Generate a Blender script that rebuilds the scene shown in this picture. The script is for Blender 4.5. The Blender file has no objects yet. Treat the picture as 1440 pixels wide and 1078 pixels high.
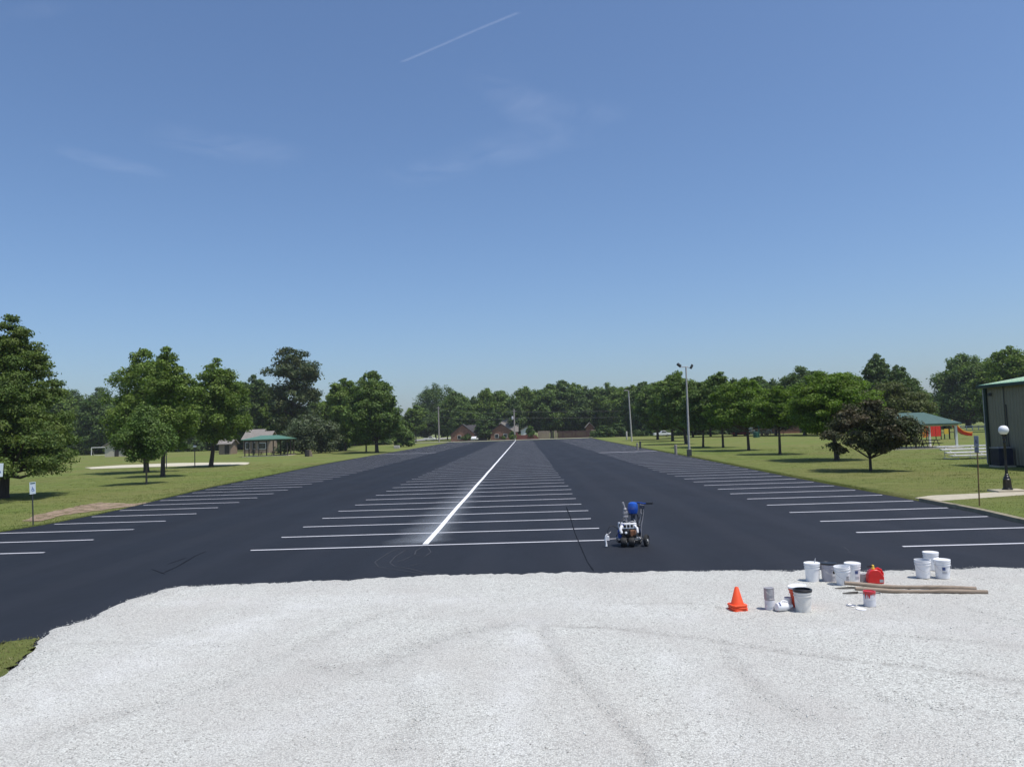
import bpy, bmesh, math, random
import numpy as np
from mathutils import Vector, Matrix
R = math.radians
PI = math.pi
SC = bpy.context.scene
COL = SC.collection
rnd = random.Random(7)

# ------------------------------------------------------------------ camera model
F_PX, PITCH, YAW, ROLL, CAM_H = 1079.7, .0611, .0148, -.0308, 3.29
_c, _s, _cp, _sp = math.cos(YAW), math.sin(YAW), math.cos(PITCH), math.sin(PITCH)
_right = Vector((_c, _s, 0)); _fwd = Vector((-_s * _cp, _c * _cp, _sp)); _up = Vector((_s * _sp, -_c * _sp, _cp))
CAMX = _right * math.cos(ROLL) + _up * math.sin(ROLL)
CAMY = _up * math.cos(ROLL) - _right * math.sin(ROLL)

def at(u, v, z=0.0):
    """point of the ground plane seen at a photograph pixel (survey of the place)"""
    d = _fwd + CAMX * ((u - 720) / F_PX) - CAMY * ((v - 539) / F_PX)
    t = (z - CAM_H) / d.z
    return Vector((d.x * t, d.y * t, z))

def horizon(u):
    return 539 + F_PX * (_fwd.z + CAMX.z * (u - 720) / F_PX) / CAMY.z

def at_y(u, Y, z=0.0):
    """ground point in pixel column u at forward distance Y"""
    d = _fwd + CAMX * ((u - 720) / F_PX) - CAMY * ((horizon(u) + 30 - 539) / F_PX)
    return Vector((d.x / d.y * Y, Y, z))

cam_d = bpy.data.cameras.new('camera'); cam = bpy.data.objects.new('camera', cam_d); COL.objects.link(cam)
cam_d.sensor_width = 36; cam_d.lens = F_PX / 1440 * 36; cam_d.clip_start = .1; cam_d.clip_end = 60000
m = Matrix.Identity(4)
for i in range(3):
    m[i][0] = CAMX[i]; m[i][1] = CAMY[i]; m[i][2] = -_fwd[i]
m[2][3] = CAM_H
cam.matrix_world = m
SC.camera = cam

# ------------------------------------------------------------------ light
SUN_EL, SUN_AZ = 69.0, -28.0           # azimuth measured from +X towards +Y
world = bpy.data.worlds.new('World'); SC.world = world; world.use_nodes = True
wn = world.node_tree.nodes; wl = world.node_tree.links
bg = wn['Background']
sky = wn.new('ShaderNodeTexSky'); sky.sky_type = 'NISHITA'; sky.sun_disc = False
sky.sun_elevation = R(SUN_EL); sky.sun_rotation = R(90 - SUN_AZ)
sky.altitude = 1500; sky.air_density = 1.2; sky.dust_density = 5; sky.ozone_density = 8.0
wl.new(sky.outputs[0], bg.inputs[0]); bg.inputs[1].default_value = .137
sl = bpy.data.lights.new('sun', 'SUN'); sl.energy = 4.2; sl.angle = R(.53); sl.color = (1, .955, .89)
so = bpy.data.objects.new('sun', sl); COL.objects.link(so)
sd = Vector((math.cos(R(SUN_EL)) * math.cos(R(SUN_AZ)), math.cos(R(SUN_EL)) * math.sin(R(SUN_AZ)), math.sin(R(SUN_EL))))
so.rotation_euler = sd.to_track_quat('Z', 'Y').to_euler(); so.location = sd * 200
SC.view_settings.view_transform = 'Standard'; SC.view_settings.look = 'None'
SC.view_settings.exposure = 0; SC.view_settings.gamma = 1; SC.view_settings.use_curve_mapping = False
SC.cycles.max_bounces = 6; SC.cycles.transparent_max_bounces = 12

# ------------------------------------------------------------------ materials
def newmat(name):
    mt = bpy.data.materials.new(name); mt.use_nodes = True
    n = mt.node_tree.nodes; l = mt.node_tree.links
    return mt, n, l, n['Principled BSDF']

def mixcol(n, l, fac, a, b, blend='MIX'):
    x = n.new('ShaderNodeMix'); x.data_type = 'RGBA'; x.blend_type = blend
    for sock, val in ((x.inputs[0], fac), (x.inputs[6], a), (x.inputs[7], b)):
        if hasattr(val, 'is_output'): l.new(val, sock)
        elif isinstance(val, (int, float)): sock.default_value = val
        else: sock.default_value = (*val, 1)
    return x.outputs[2]

def noise(n, l, scale, detail=4, rough=.55, vec=None, dist=0):
    t = n.new('ShaderNodeTexNoise'); t.inputs['Scale'].default_value = scale
    t.inputs['Detail'].default_value = detail; t.inputs['Roughness'].default_value = rough
    t.inputs['Distortion'].default_value = dist
    if vec is not None: l.new(vec, t.inputs['Vector'])
    return t.outputs[0]

def ramp(n, l, src, stops):
    r = n.new('ShaderNodeValToRGB'); e = r.color_ramp.elements
    while len(e) < len(stops): e.new(.5)
    for k, (p, c) in zip(e, stops):
        k.position = p; k.color = (c, c, c, 1) if isinstance(c, (int, float)) else (*c, 1)
    l.new(src, r.inputs[0]); return r.outputs[0]

def coords(n, l, kind='Object', scale=(1, 1, 1), rot=(0, 0, 0)):
    tc = n.new('ShaderNodeTexCoord'); mp = n.new('ShaderNodeMapping')
    mp.inputs['Scale'].default_value = scale; mp.inputs['Rotation'].default_value = rot
    l.new(tc.outputs[kind], mp.inputs[0]); return mp.outputs[0]

def bump(n, l, src, strength, dist, target):
    b = n.new('ShaderNodeBump'); b.inputs['Strength'].default_value = strength; b.inputs['Distance'].default_value = dist
    l.new(src, b.inputs['Height']); l.new(b.outputs[0], target.inputs['Normal'])

def M(name, col, rough=.6, var=.15, scale=6, bmp=0, metal=0, col2=None, spec=.5, stretch=(1, 1, 1)):
    mt, n, l, p = newmat(name)
    v = coords(n, l, scale=stretch)
    f = ramp(n, l, noise(n, l, scale, 5, .6, v), [(.3, 0.), (.7, 1.)])
    a = [c * (1 - var) for c in col]; b = col2 or [min(1, c * (1 + var)) for c in col]
    l.new(mixcol(n, l, f, a, b), p.inputs['Base Color'])
    p.inputs['Roughness'].default_value = rough; p.inputs['Metallic'].default_value = metal
    p.inputs['Specular IOR Level'].default_value = spec
    if bmp: bump(n, l, noise(n, l, scale * 4, 4, .6, v), bmp, .02, p)
    return mt

def foliage(name, col, col2, trans=.3, hue=.12):
    """leaf surface: light passes through; each leaf differs, whole sprays differ a little more"""
    mt, n, l, p = newmat(name)
    g = n.new('ShaderNodeNewGeometry')
    v = coords(n, l)
    big = ramp(n, l, noise(n, l, .55, 3, .6, v), [(.36, 0.), (.66, 1.)])
    c = mixcol(n, l, big, col, col2)
    lo = n.new('ShaderNodeMapRange'); lo.inputs['To Min'].default_value = .6; lo.inputs['To Max'].default_value = 1.45
    l.new(g.outputs['Random Per Island'], lo.inputs[0])
    c = mixcol(n, l, 1., c, lo.outputs[0], 'MULTIPLY')
    d = n.new('ShaderNodeBsdfPrincipled'); d.inputs['Roughness'].default_value = .6; d.inputs['Specular IOR Level'].default_value = .2
    t = n.new('ShaderNodeBsdfTranslucent'); ms = n.new('ShaderNodeMixShader'); ms.inputs[0].default_value = trans
    l.new(c, d.inputs['Base Color'])
    ct = mixcol(n, l, 1., c, (1.15, 1.3, .55), 'MULTIPLY'); l.new(ct, t.inputs[0])
    l.new(d.outputs[0], ms.inputs[1]); l.new(t.outputs[0], ms.inputs[2])
    l.new(ms.outputs[0], n['Material Output'].inputs['Surface'])
    n.remove(p)
    return mt

MT = {}
MT['maple'] = foliage('maple_leaves', (.108, .172, .03), (.152, .208, .046))
MT['light'] = foliage('young_leaves', (.085, .145, .034), (.125, .185, .05))
MT['dark'] = foliage('dark_leaves', (.068, .116, .034), (.102, .15, .044))
MT['oak'] = foliage('oak_leaves', (.09, .148, .036), (.128, .182, .046))
MT['cypress'] = foliage('feathery_needles', (.084, .136, .035), (.128, .164, .038))
MT['pine'] = foliage('pine_needles', (.042, .075, .034), (.1, .11, .036), .15)
MT['locust'] = foliage('locust_leaves', (.1, .17, .023), (.14, .204, .035), .38)
MT['plum'] = foliage('plum_leaves', (.05, .07, .03), (.084, .066, .036), .2)
MT['olive'] = foliage('olive_leaves', (.085, .105, .034), (.115, .13, .048))
MT['willow'] = foliage('grey_green_leaves', (.085, .115, .06), (.12, .145, .08), .3)
MT['bark'] = M('bark', (.06, .048, .037), .9, .35, 3, .8, stretch=(4, 4, .6))
MT['bark_light'] = M('pale_bark', (.15, .12, .09), .9, .3, 3, .6, stretch=(4, 4, .6))
MT['white_plastic'] = M('white_plastic', (.82, .82, .82), .38, .05, 9)
MT['dirty_plastic'] = M('dirty_white_plastic', (.7, .68, .63), .45, .12, 7)
MT['grey_plastic'] = M('lilac_grey_plastic', (.42, .41, .45), .45, .08, 7)
MT['black_plastic'] = M('black_plastic', (.015, .016, .018), .4, .2, 9)
MT['orange'] = M('cone_orange', (.9, .09, .02), .5, .08, 9)
MT['bucket_orange'] = M('bucket_orange', (.75, .08, .025), .45, .08, 9)
MT['red'] = M('gas_can_red', (.62, .018, .016), .35, .08, 9)
MT['red_paint'] = M('wet_red_paint', (.5, .03, .035), .25, .15, 12)
MT['yellow'] = M('yellow_plastic', (.75, .5, .05), .5, .1, 9)
MT['steel'] = M('galvanised_steel', (.5, .5, .5), .42, .15, 20, metal=.85)
MT['tin'] = M('paint_can_tin', (.36, .35, .36), .5, .12, 14, metal=.25)
MT['paper'] = M('paper_label', (.66, .66, .68), .7, .06, 9)
MT['print_blue'] = M('label_print_blue', (.05, .08, .2), .6, .1, 9)
MT['print_grey'] = M('label_print_grey', (.22, .22, .24), .6, .2, 9)
MT['pole_wood'] = M('weathered_pole_wood', (.3, .235, .175), .8, .25, 5, .4, stretch=(.5, 6, 6))
MT['wood'] = M('weathered_wood', (.26, .2, .15), .85, .25, 4, .4, stretch=(.6, 4, 4))
MT['concrete'] = M('concrete', (.43, .385, .285), .85, .12, 4, .2)
MT['pole_concrete'] = M('pole_concrete', (.44, .42, .39), .8, .12, 3)
MT['utility_wood'] = M('utility_pole_wood', (.3, .27, .24), .9, .2, 2, stretch=(5, 5, .5))
MT['black_iron'] = M('black_iron', (.012, .012, .014), .35, .2, 9)
MT['dark_post'] = M('dark_steel_post', (.05, .055, .055), .6, .2, 9)
MT['globe'] = M('white_globe', (.86, .86, .86), .25, .02, 4)
MT['rust'] = M('rusty_yellow_post', (.2, .13, .05), .75, .35, 10)
MT['sign_white'] = M('sign_white', (.62, .7, .74), .4, .05, 6)
MT['sign_blue'] = M('sign_blue', (.02, .09, .32), .4, .08, 6)
MT['sign_grey'] = M('weathered_grey_sign', (.36, .35, .36), .5, .12, 9)
MT['green_roof'] = M('green_metal_roof', (.085, .19, .125), .4, .1, 2)
MT['pale_green_roof'] = M('pale_green_metal_roof', (.2, .42, .26), .45, .08, 1.5)
MT['teal_roof'] = M('teal_shingle_roof', (.05, .105, .092), .75, .15, 3)
MT['green_trim'] = M('dark_green_trim', (.012, .035, .026), .4, .15, 5)
MT['metal_wall'] = M('grey_green_metal_wall', (.235, .215, .155), .5, .06, .8)
MT['dark_wood'] = M('dark_stained_wood', (.045, .038, .03), .8, .25, 4)
MT['brick'] = M('red_brick', (.24, .11, .075), .85, .25, 1.5, col2=(.3, .16, .11))
MT['brick_dark'] = M('maroon_brick', (.19, .065, .05), .85, .2, 1.5)
MT['shingle'] = M('grey_shingles', (.22, .2, .18), .9, .15, 1.5)
MT['shingle_dark'] = M('dark_shingles', (.045, .042, .045), .9, .2, 1.5)
MT['cream'] = M('cream_siding', (.55, .5, .4), .7, .08, 2)
MT['white_paint'] = M('white_house_paint', (.74, .74, .72), .6, .06, 4)
MT['glass'] = M('dark_window_glass', (.02, .025, .03), .1, .2, 3, spec=.8)
MT['fence_wood'] = M('cedar_fence', (.3, .23, .17), .85, .2, 2, stretch=(6, 6, .5))
MT['fence_dark'] = M('dark_stained_fence', (.075, .038, .035), .85, .2, 2, stretch=(6, 6, .5))
MT['rubber'] = M('tyre_rubber', (.014, .014, .014), .75, .2, 12)
MT['blue_paint'] = M('blue_machine_paint', (.015, .06, .3), .35, .1, 9)
MT['blue_cover'] = M('shiny_blue_hopper', (.015, .085, .42), .16, .12, 9, spec=.7)
MT['copper'] = M('copper_brown', (.23, .11, .06), .45, .25, 16, metal=.4)
MT['navy_metal'] = M('navy_metal', (.022, .03, .055), .4, .2, 6)
MT['aluminium'] = M('aluminium_planks', (.66, .66, .64), .45, .08, 3, metal=.25)
MT['slide_red'] = M('playground_red', (.8, .035, .02), .4, .06, 5)
MT['slide_orange'] = M('playground_orange', (.8, .25, .02), .4, .06, 5)
MT['slide_yellow'] = M('playground_yellow', (.8, .5, .05), .4, .06, 5)
MT['car_white'] = M('white_car_paint', (.78, .78, .78), .22, .02, 4)
MT['car_red'] = M('red_car_paint', (.3, .02, .03), .22, .05, 4)
MT['post_green'] = M('green_painted_metal', (.02, .09, .07), .5, .15, 5)
MT['barrel'] = M('rusty_dark_barrel', (.035, .03, .028), .75, .3, 6)
MT['hose'] = M('grey_hose', (.45, .45, .46), .5, .15, 12)

# ------------------------------------------------------------------ mesh helper
class MB:
    def __init__(self): self.v = []; self.f = []
    def add(self, vs, fs):
        o = len(self.v); self.v += [tuple(x) for x in vs]; self.f += [tuple(i + o for i in q) for q in fs]; return self
    def box(self, c, s, rz=0, rx=0, ry=0):
        mt = Matrix.Translation(c) @ Matrix.Rotation(rz, 4, 'Z') @ Matrix.Rotation(ry, 4, 'Y') @ Matrix.Rotation(rx, 4, 'X')
        vs = [mt @ Vector((x * s[0] / 2, y * s[1] / 2, z * s[2] / 2)) for z in (-1, 1) for y in (-1, 1) for x in (-1, 1)]
        return self.add(vs, [(0, 2, 3, 1), (4, 5, 7, 6), (0, 1, 5, 4), (2, 6, 7, 3), (0, 4, 6, 2), (1, 3, 7, 5)])
    def tube(self, path, rad, n=8, caps=True):
        path = [Vector(p) for p in path]
        if not isinstance(rad, (list, tuple)): rad = [rad] * len(path)
        vs = []; fs = []
        prev = None
        for i, p in enumerate(path):
            d = (path[min(i + 1, len(path) - 1)] - path[max(i - 1, 0)]).normalized()
            if prev is None:
                a = Vector((0, 0, 1)) if abs(d.z) < .9 else Vector((1, 0, 0))
                x = d.cross(a).normalized()
            else:
                x = (prev - d * prev.dot(d)).normalized()
            prev = x; y = d.cross(x)
            for k in range(n):
                t = 2 * PI * k / n; vs.append(p + (x * math.cos(t) + y * math.sin(t)) * rad[i])
        for i in range(len(path) - 1):
            for k in range(n):
                fs.append((i * n + k, i * n + (k + 1) % n, (i + 1) * n + (k + 1) % n, (i + 1) * n + k))
        if caps:
            fs.append(tuple(range(n - 1, -1, -1))); fs.append(tuple((len(path) - 1) * n + k for k in range(n)))
        return self.add(vs, fs)
    def lathe(self, prof, n=24, c=(0, 0, 0), mt=None):
        vs = []; fs = []
        for r, z in prof:
            for k in range(n):
                t = 2 * PI * k / n; vs.append(Vector((r * math.cos(t), r * math.sin(t), z)))
        for i in range(len(prof) - 1):
            for k in range(n):
                fs.append((i * n + k, i * n + (k + 1) % n, (i + 1) * n + (k + 1) % n, (i + 1) * n + k))
        if prof[0][0] > 1e-4: fs.append(tuple(range(n - 1, -1, -1)))
        if prof[-1][0] > 1e-4: fs.append(tuple((len(prof) - 1) * n + k for k in range(n)))
        mt = mt or Matrix.Identity(4)
        return self.add([Vector(c) + mt @ p for p in vs], fs)
    def prism(self, pts, axis, a, b):
        """extrude 2D polygon along axis ('x','y','z') between a and b"""
        def P(p, w): return {'x': (w, p[0], p[1]), 'y': (p[0], w, p[1]), 'z': (p[0], p[1], w)}[axis]
        n = len(pts); vs = [P(p, a) for p in pts] + [P(p, b) for p in pts]
        fs = [tuple(range(n - 1, -1, -1)), tuple(range(n, 2 * n))] + [(i, (i + 1) % n, n + (i + 1) % n, n + i) for i in range(n)]
        return self.add(vs, fs)
    def quad(self, a, b, c, d): return self.add([a, b, c, d], [(0, 1, 2, 3)])
    def build(self, name, mat, parent=None, loc=None, smooth=True, bevel=0, rz=0):
        me = bpy.data.meshes.new(name); me.from_pydata(self.v, [], self.f); me.update()
        bm = bmesh.new(); bm.from_mesh(me); bmesh.ops.recalc_face_normals(bm, faces=bm.faces); bm.to_mesh(me); bm.free()
        me.materials.append(MT[mat] if isinstance(mat, str) else mat)
        if smooth:
            me.shade_smooth(); me.set_sharp_from_angle(angle=R(38))
        o = bpy.data.objects.new(name, me); COL.objects.link(o)
        if parent: o.parent = parent
        if loc is not None: o.location = loc
        o.rotation_euler.z = rz
        if bevel:
            b = o.modifiers.new('bevel', 'BEVEL'); b.width = bevel; b.segments = 2; b.limit_method = 'ANGLE'; b.angle_limit = R(40)
        return o

def tag(o, label=None, cat=None, group=None, kind=None):
    if label: o['label'] = label
    if cat: o['category'] = cat
    if group: o['group'] = group
    if kind: o['kind'] = kind
    return o

def thing(name, label, cat, loc=(0, 0, 0), rz=0, group=None):
    o = bpy.data.objects.new(name, None); COL.objects.link(o); o.empty_display_size = .3
    o.location = loc; o.rotation_euler.z = rz
    return tag(o, label, cat, group)

def dup(root, loc, rz=0, label=None, group=None, scale=None):
    r = root.copy(); COL.objects.link(r); r.location = loc; r.rotation_euler.z = rz
    if scale: r.scale = scale
    if label: r['label'] = label
    if group: r['group'] = group
    for ch in list(root.children):
        c = ch.copy(); COL.objects.link(c); c.parent = r
        for g in ch.children:
            d = g.copy(); COL.objects.link(d); d.parent = c
    return r

def np_mesh(name, V, Fq, mat, parent=None):
    """mesh from numpy arrays, all faces of one size"""
    k = Fq.shape[1]
    me = bpy.data.meshes.new(name); me.vertices.add(len(V)); me.vertices.foreach_set('co', V.astype(np.float32).ravel())
    me.loops.add(Fq.size); me.loops.foreach_set('vertex_index', Fq.astype(np.int32).ravel())
    me.polygons.add(len(Fq)); me.polygons.foreach_set('loop_start', np.arange(len(Fq), dtype=np.int32) * k)
    try: me.polygons.foreach_set('loop_total', np.full(len(Fq), k, dtype=np.int32))
    except Exception: pass
    me.update(calc_edges=True)
    me.materials.append(MT[mat] if isinstance(mat, str) else mat)
    o = bpy.data.objects.new(name, me); COL.objects.link(o)
    if parent: o.parent = parent
    return o

# ------------------------------------------------------------------ the ground
LEFT_EDGE = [(-20.6, -25), (-20.5, 20), (-20.3, 29.4), (-20.0, 31.6), (-19.95, 36), (-20.3, 40), (-20.9, 44), (-22.0, 54), (-22.6, 67), (-24.0, 92), (-24.6, 124), (-24.6, 186), (-25, 256)]
RIGHT_EDGE = [(14.6, -25), (14.8, 15), (15.05, 23.9), (15.4, 26.6), (15.5, 29), (15.6, 32), (15.72, 38), (15.8, 44), (16.0, 51), (16.6, 67), (17.2, 85), (18.0, 121), (19.5, 180), (22, 256)]
def edge(E, y): return float(np.interp(y, [p[1] for p in E], [p[0] for p in E]))
LAWN_L, LAWN_R = -.05, .07
Y_END = 256

# lawn: one sheet out to the horizon, a hand lower than the asphalt on one side and higher on the other
def lawn_mat():
    mt, n, l, p = newmat('mown_grass')
    v = coords(n, l); vs = coords(n, l, scale=(.22, 1, 1))
    a = ramp(n, l, noise(n, l, .35, 6, .62, vs), [(.35, 0.), (.68, 1.)])
    c = mixcol(n, l, a, (.125, .172, .038), (.185, .215, .062))
    b = ramp(n, l, noise(n, l, .07, 5, .6, v), [(.42, 0.), (.62, 1.)])
    c = mixcol(n, l, b, c, (.19, .19, .066))
    d = noise(n, l, 9, 6, .7, vs)
    c = mixcol(n, l, ramp(n, l, d, [(.32, .66), (.56, 1.)]), (.07, .095, .024), c)
    c = mixcol(n, l, ramp(n, l, noise(n, l, 1.1, 7, .75, coords(n, l, scale=(.5, 1, 1))), [(.48, 0.), (.66, .65)]), c, (.085, .115, .03))
    s = ramp(n, l, noise(n, l, 2.2, 6, .75, vs), [(.56, 0.), (.7, .75)])
    c = mixcol(n, l, s, c, (.27, .27, .12))
    l.new(c, p.inputs['Base Color']); p.inputs['Roughness'].default_value = .95; p.inputs['Specular IOR Level'].default_value = .1
    bump(n, l, noise(n, l, 14, 6, .75, v), .9, .08, p)
    return mt
MT['lawn'] = lawn_mat()
ys = [-3000, -300, -60, -25, 0, 15, 20, 24, 27, 29, 32, 36, 40, 44, 48, 54, 60, 67, 75, 85, 92, 105, 124, 150, 186, 220, 250, 256, 262, 300, 500, 1500, 6000]
V = []; Fq = []
for y in ys:
    le, re = edge(LEFT_EDGE, y), edge(RIGHT_EDGE, y)
    le, re = le + .3, re - .02
    for x, z in ((-6000, LAWN_L), (-600, LAWN_L), (-120, LAWN_L), (-60, LAWN_L), (-35, LAWN_L), (le - 4, LAWN_L), (le - .15, LAWN_L - .02), (le + .2, -.12),
                 (re - .1, -.12), (re + .004, -.11), (re + .02, LAWN_R), (re + .6, LAWN_R + .02), (re + 8, LAWN_R), (60, LAWN_R), (120, LAWN_R), (600, LAWN_R), (6000, LAWN_R)):
        V.append((x, y, z))
nx = 17
for j in range(len(ys) - 1):
    for i in range(nx - 1): Fq.append((j * nx + i, j * nx + i + 1, (j + 1) * nx + i + 1, (j + 1) * nx + i))
lawn = np_mesh('lawn', np.array(V), np.array(Fq), 'lawn'); tag(lawn, 'mown green lawn around the lot', kind='structure')

# asphalt slab
def asphalt_mat():
    mt, n, l, p = newmat('fresh_sealed_asphalt')
    v = coords(n, l)
    a = ramp(n, l, noise(n, l, .25, 6, .6, v), [(.3, 0.), (.7, 1.)])
    c = mixcol(n, l, a, (.0165, .0205, .0285), (.0215, .0255, .0345))
    c = mixcol(n, l, ramp(n, l, noise(n, l, 1.6, 7, .7, v), [(.5, 0.), (.75, .35)]), c, (.034, .037, .046))
    c = mixcol(n, l, ramp(n, l, noise(n, l, 9, 5, .7, coords(n, l, scale=(1, .4, 1))), [(.55, 0.), (.75, .5)]), c, (.011, .0135, .019))
    wv = n.new('ShaderNodeTexWave'); wv.wave_type = 'BANDS'; wv.bands_direction = 'X'; wv.inputs['Scale'].default_value = .13; wv.inputs['Distortion'].default_value = 1.5; wv.inputs['Detail'].default_value = 4; wv.inputs['Detail Scale'].default_value = .6
    l.new(coords(n, l, scale=(1, .06, 1)), wv.inputs['Vector'])
    c = mixcol(n, l, ramp(n, l, wv.outputs['Fac'], [(.55, 0.), (.95, .4)]), c, (.03, .0335, .043))
    g = noise(n, l, 60, 3, .8, v)
    c = mixcol(n, l, ramp(n, l, g, [(.3, .6), (.75, 1.)]), (.012, .013, .018), c)
    sp = ramp(n, l, noise(n, l, 150, 2, .5, v), [(.68, 0.), (.74, .35)])
    c = mixcol(n, l, sp, c, (.12, .12, .13))
    l.new(c, p.inputs['Base Color'])
    rr = ramp(n, l, noise(n, l, .6, 5, .6, coords(n, l, scale=(1, .25, 1))), [(.3, .72), (.7, .85)])
    l.new(rr, p.inputs['Roughness']); p.inputs['Specular IOR Level'].default_value = .25
    bump(n, l, g, .6, .012, p)
    return mt
MT['asphalt'] = asphalt_mat()
yy = sorted(set(list(np.linspace(-25, 60, 60)) + list(np.linspace(60, Y_END, 50))))
V = []; Fq = []
r2 = random.Random(3)
for y in yy:
    le = edge(LEFT_EDGE, y) + r2.uniform(-.06, .06); re = edge(RIGHT_EDGE, y)
    V += [(le - .02, y, -.11), (le, y, 0), (re, y, 0)]
for j in range(len(yy) - 1):
    for i in range(2): Fq.append((j * 3 + i, j * 3 + i + 1, (j + 1) * 3 + i + 1, (j + 1) * 3 + i))
lot = np_mesh('parking_lot', np.array(V), np.array(Fq), 'asphalt'); tag(lot, 'freshly sealed black asphalt parking lot', kind='structure')

# painted stall lines, one sheet per row, 4 mm above the asphalt
def paint_mat(name, col, wear):
    mt, n, l, p = newmat(name)
    v = coords(n, l)
    f = ramp(n, l, noise(n, l, 30, 5, .75, v), [(.3, wear), (.6, 0.)])
    f2 = ramp(n, l, noise(n, l, .9, 4, .6, v), [(.35, .25 * wear / .3), (.65, 0.)])
    c = mixcol(n, l, f2, mixcol(n, l, f, col, (.08, .085, .1)), (.25, .25, .28))
    l.new(c, p.inputs['Base Color']); p.inputs['Roughness'].default_value = .6
    return mt
MT['stall_paint'] = paint_mat('stall_paint', (.8, .79, .82), .28)
MT['fresh_paint'] = paint_mat('fresh_line_paint', (.86, .87, .87), .06)
def stripes(name, x0, x1, y0, n, label, wide=()):
    mb = MB(); rr = random.Random(name)
    for i in range(n):
        y = y0 + 2.74 * i
        w = .06
        if i in wide: w = .3
        a, b = x0 + rr.uniform(-.08, .08), x1 + rr.uniform(-.08, .08)
        if name.startswith('left'): a = edge(LEFT_EDGE, y) + .35 + rr.uniform(-.1, .1)
        if name.startswith('right'): b = edge(RIGHT_EDGE, y) - .22 + rr.uniform(-.05, .05)
        k = 6; ph = rr.uniform(0, 6)
        for q in range(k):
            xa, xb = a + (b - a) * q / k, a + (b - a) * (q + 1) / k
            ya, yb = y + .015 * math.sin(ph + q), y + .015 * math.sin(ph + q + 1)
            mb.quad((xa, ya - w, .004), (xb, yb - w, .004), (xb, yb + w, .004), (xa, ya + w, .004))
    return tag(mb.build(name, 'stall_paint', smooth=False), label, kind='structure')
stripes('left_stall_lines', -19.7, -14.92, 23.58, 82, 'white stall lines along the left edge of the lot', (38,))
stripes('middle_stall_lines', -8.21, 2.38, 22.81, 83, 'white stall lines of the double middle row')
stripes('right_stall_lines', 9.62, 15.2, 20.16, 83, 'white stall lines along the right edge of the lot', (30,))
mb = MB()
for k in range(60):
    ya, yb = 23.0 + 232 * k / 60, 23.0 + 232 * (k + 1) / 60
    xa, xb = -3.06 + .012 * math.sin(k * 1.7), -3.06 + .012 * math.sin((k + 1) * 1.7)
    mb.quad((xa - .085, ya, .008), (xa + .085, ya, .008), (xb + .085, yb, .008), (xb - .085, yb, .008))
tag(mb.build('center_line', 'fresh_paint', smooth=False), 'fresh bright white line down the middle row', kind='structure')
# glow beside the fresh line painted in as pale specks, with some stray paint
mt, n, l, p = newmat('painted_spray_glow')
v = coords(n, l); at_ = n.new('ShaderNodeAttribute'); at_.attribute_name = 'glow_specks'
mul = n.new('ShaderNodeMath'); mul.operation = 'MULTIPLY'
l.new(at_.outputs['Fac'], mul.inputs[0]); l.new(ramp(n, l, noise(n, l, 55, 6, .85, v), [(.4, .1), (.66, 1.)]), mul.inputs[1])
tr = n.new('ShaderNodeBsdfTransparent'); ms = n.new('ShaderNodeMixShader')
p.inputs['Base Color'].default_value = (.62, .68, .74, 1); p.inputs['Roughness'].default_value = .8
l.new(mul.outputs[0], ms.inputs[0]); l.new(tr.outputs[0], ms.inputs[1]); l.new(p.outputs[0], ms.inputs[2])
l.new(ms.outputs[0], n['Material Output'].inputs['Surface']); MT['spray_glow'] = mt
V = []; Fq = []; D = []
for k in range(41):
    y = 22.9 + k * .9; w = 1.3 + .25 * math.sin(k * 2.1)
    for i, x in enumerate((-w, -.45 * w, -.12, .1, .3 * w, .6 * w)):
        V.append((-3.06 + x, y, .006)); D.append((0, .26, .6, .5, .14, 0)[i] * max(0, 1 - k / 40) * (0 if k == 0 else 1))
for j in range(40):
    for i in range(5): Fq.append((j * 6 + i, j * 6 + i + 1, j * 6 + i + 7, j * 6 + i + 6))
os_ = np_mesh('painted_spray_glow', np.array(V), np.array(Fq), 'spray_glow')
dat = os_.data.attributes.new('glow_specks', 'FLOAT', 'POINT'); dat.data.foreach_set('value', np.array(D, dtype=np.float32))
tag(os_, 'thin white painted glow and paint specks beside the fresh line', kind='structure')

# tyre scuffs and dark tar streaks on the asphalt
def ribbon(mb, pts, w, z):
    pts = [Vector((p[0], p[1], z)) for p in pts]
    vs = []
    for i, p in enumerate(pts):
        d = (pts[min(i + 1, len(pts) - 1)] - pts[max(i - 1, 0)]).normalized(); nn = Vector((-d.y, d.x, 0))
        ww = w * (.35 if i in (0, len(pts) - 1) else 1) * rnd.uniform(.7, 1.2)
        vs += [p + nn * ww / 2, p - nn * ww / 2]
    mb.add(vs, [(2 * i, 2 * i + 1, 2 * i + 3, 2 * i + 2) for i in range(len(pts) - 1)])
def px_path(pts, k=4):
    w = [at(*q) for q in pts]; out = []
    for i in range(len(w) - 1):
        for j in range(k): out.append(w[i].lerp(w[i + 1], j / k))
    return out + [w[-1]]
MT['scuff'] = M('grey_scuff', (.05, .054, .064), .9, .35, 20, spec=.1)
MT['tar'] = M('black_tar', (.0135, .016, .0215), .95, .2, 5, spec=.05)
mb = MB()
for path in ([(566, 768), (545, 778), (527, 790), (532, 797), (560, 801), (590, 806), (605, 808)],
             [(572, 772), (556, 782), (548, 791), (555, 796), (575, 799), (605, 807)],
             [(596, 768), (585, 774), (583, 780), (598, 782), (606, 776), (602, 770)],
             [(578, 782), (566, 788), (556, 790)],
             [(590, 792), (575, 796)], [(1065, 785), (1075, 787)], [(1090, 790), (1125, 794)], [(1130, 722), (1136, 726)],
             [(1190, 775), (1205, 781)], [(1185, 768), (1195, 775)], [(12, 786), (18, 785)], [(84, 766), (100, 764.5)]):
    ribbon(mb, px_path(path), .035, .005)
tag(mb.build('tyre_scuffs', 'scuff', smooth=False), 'pale curved scuff marks on the asphalt', kind='structure')
mb = MB()
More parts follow.
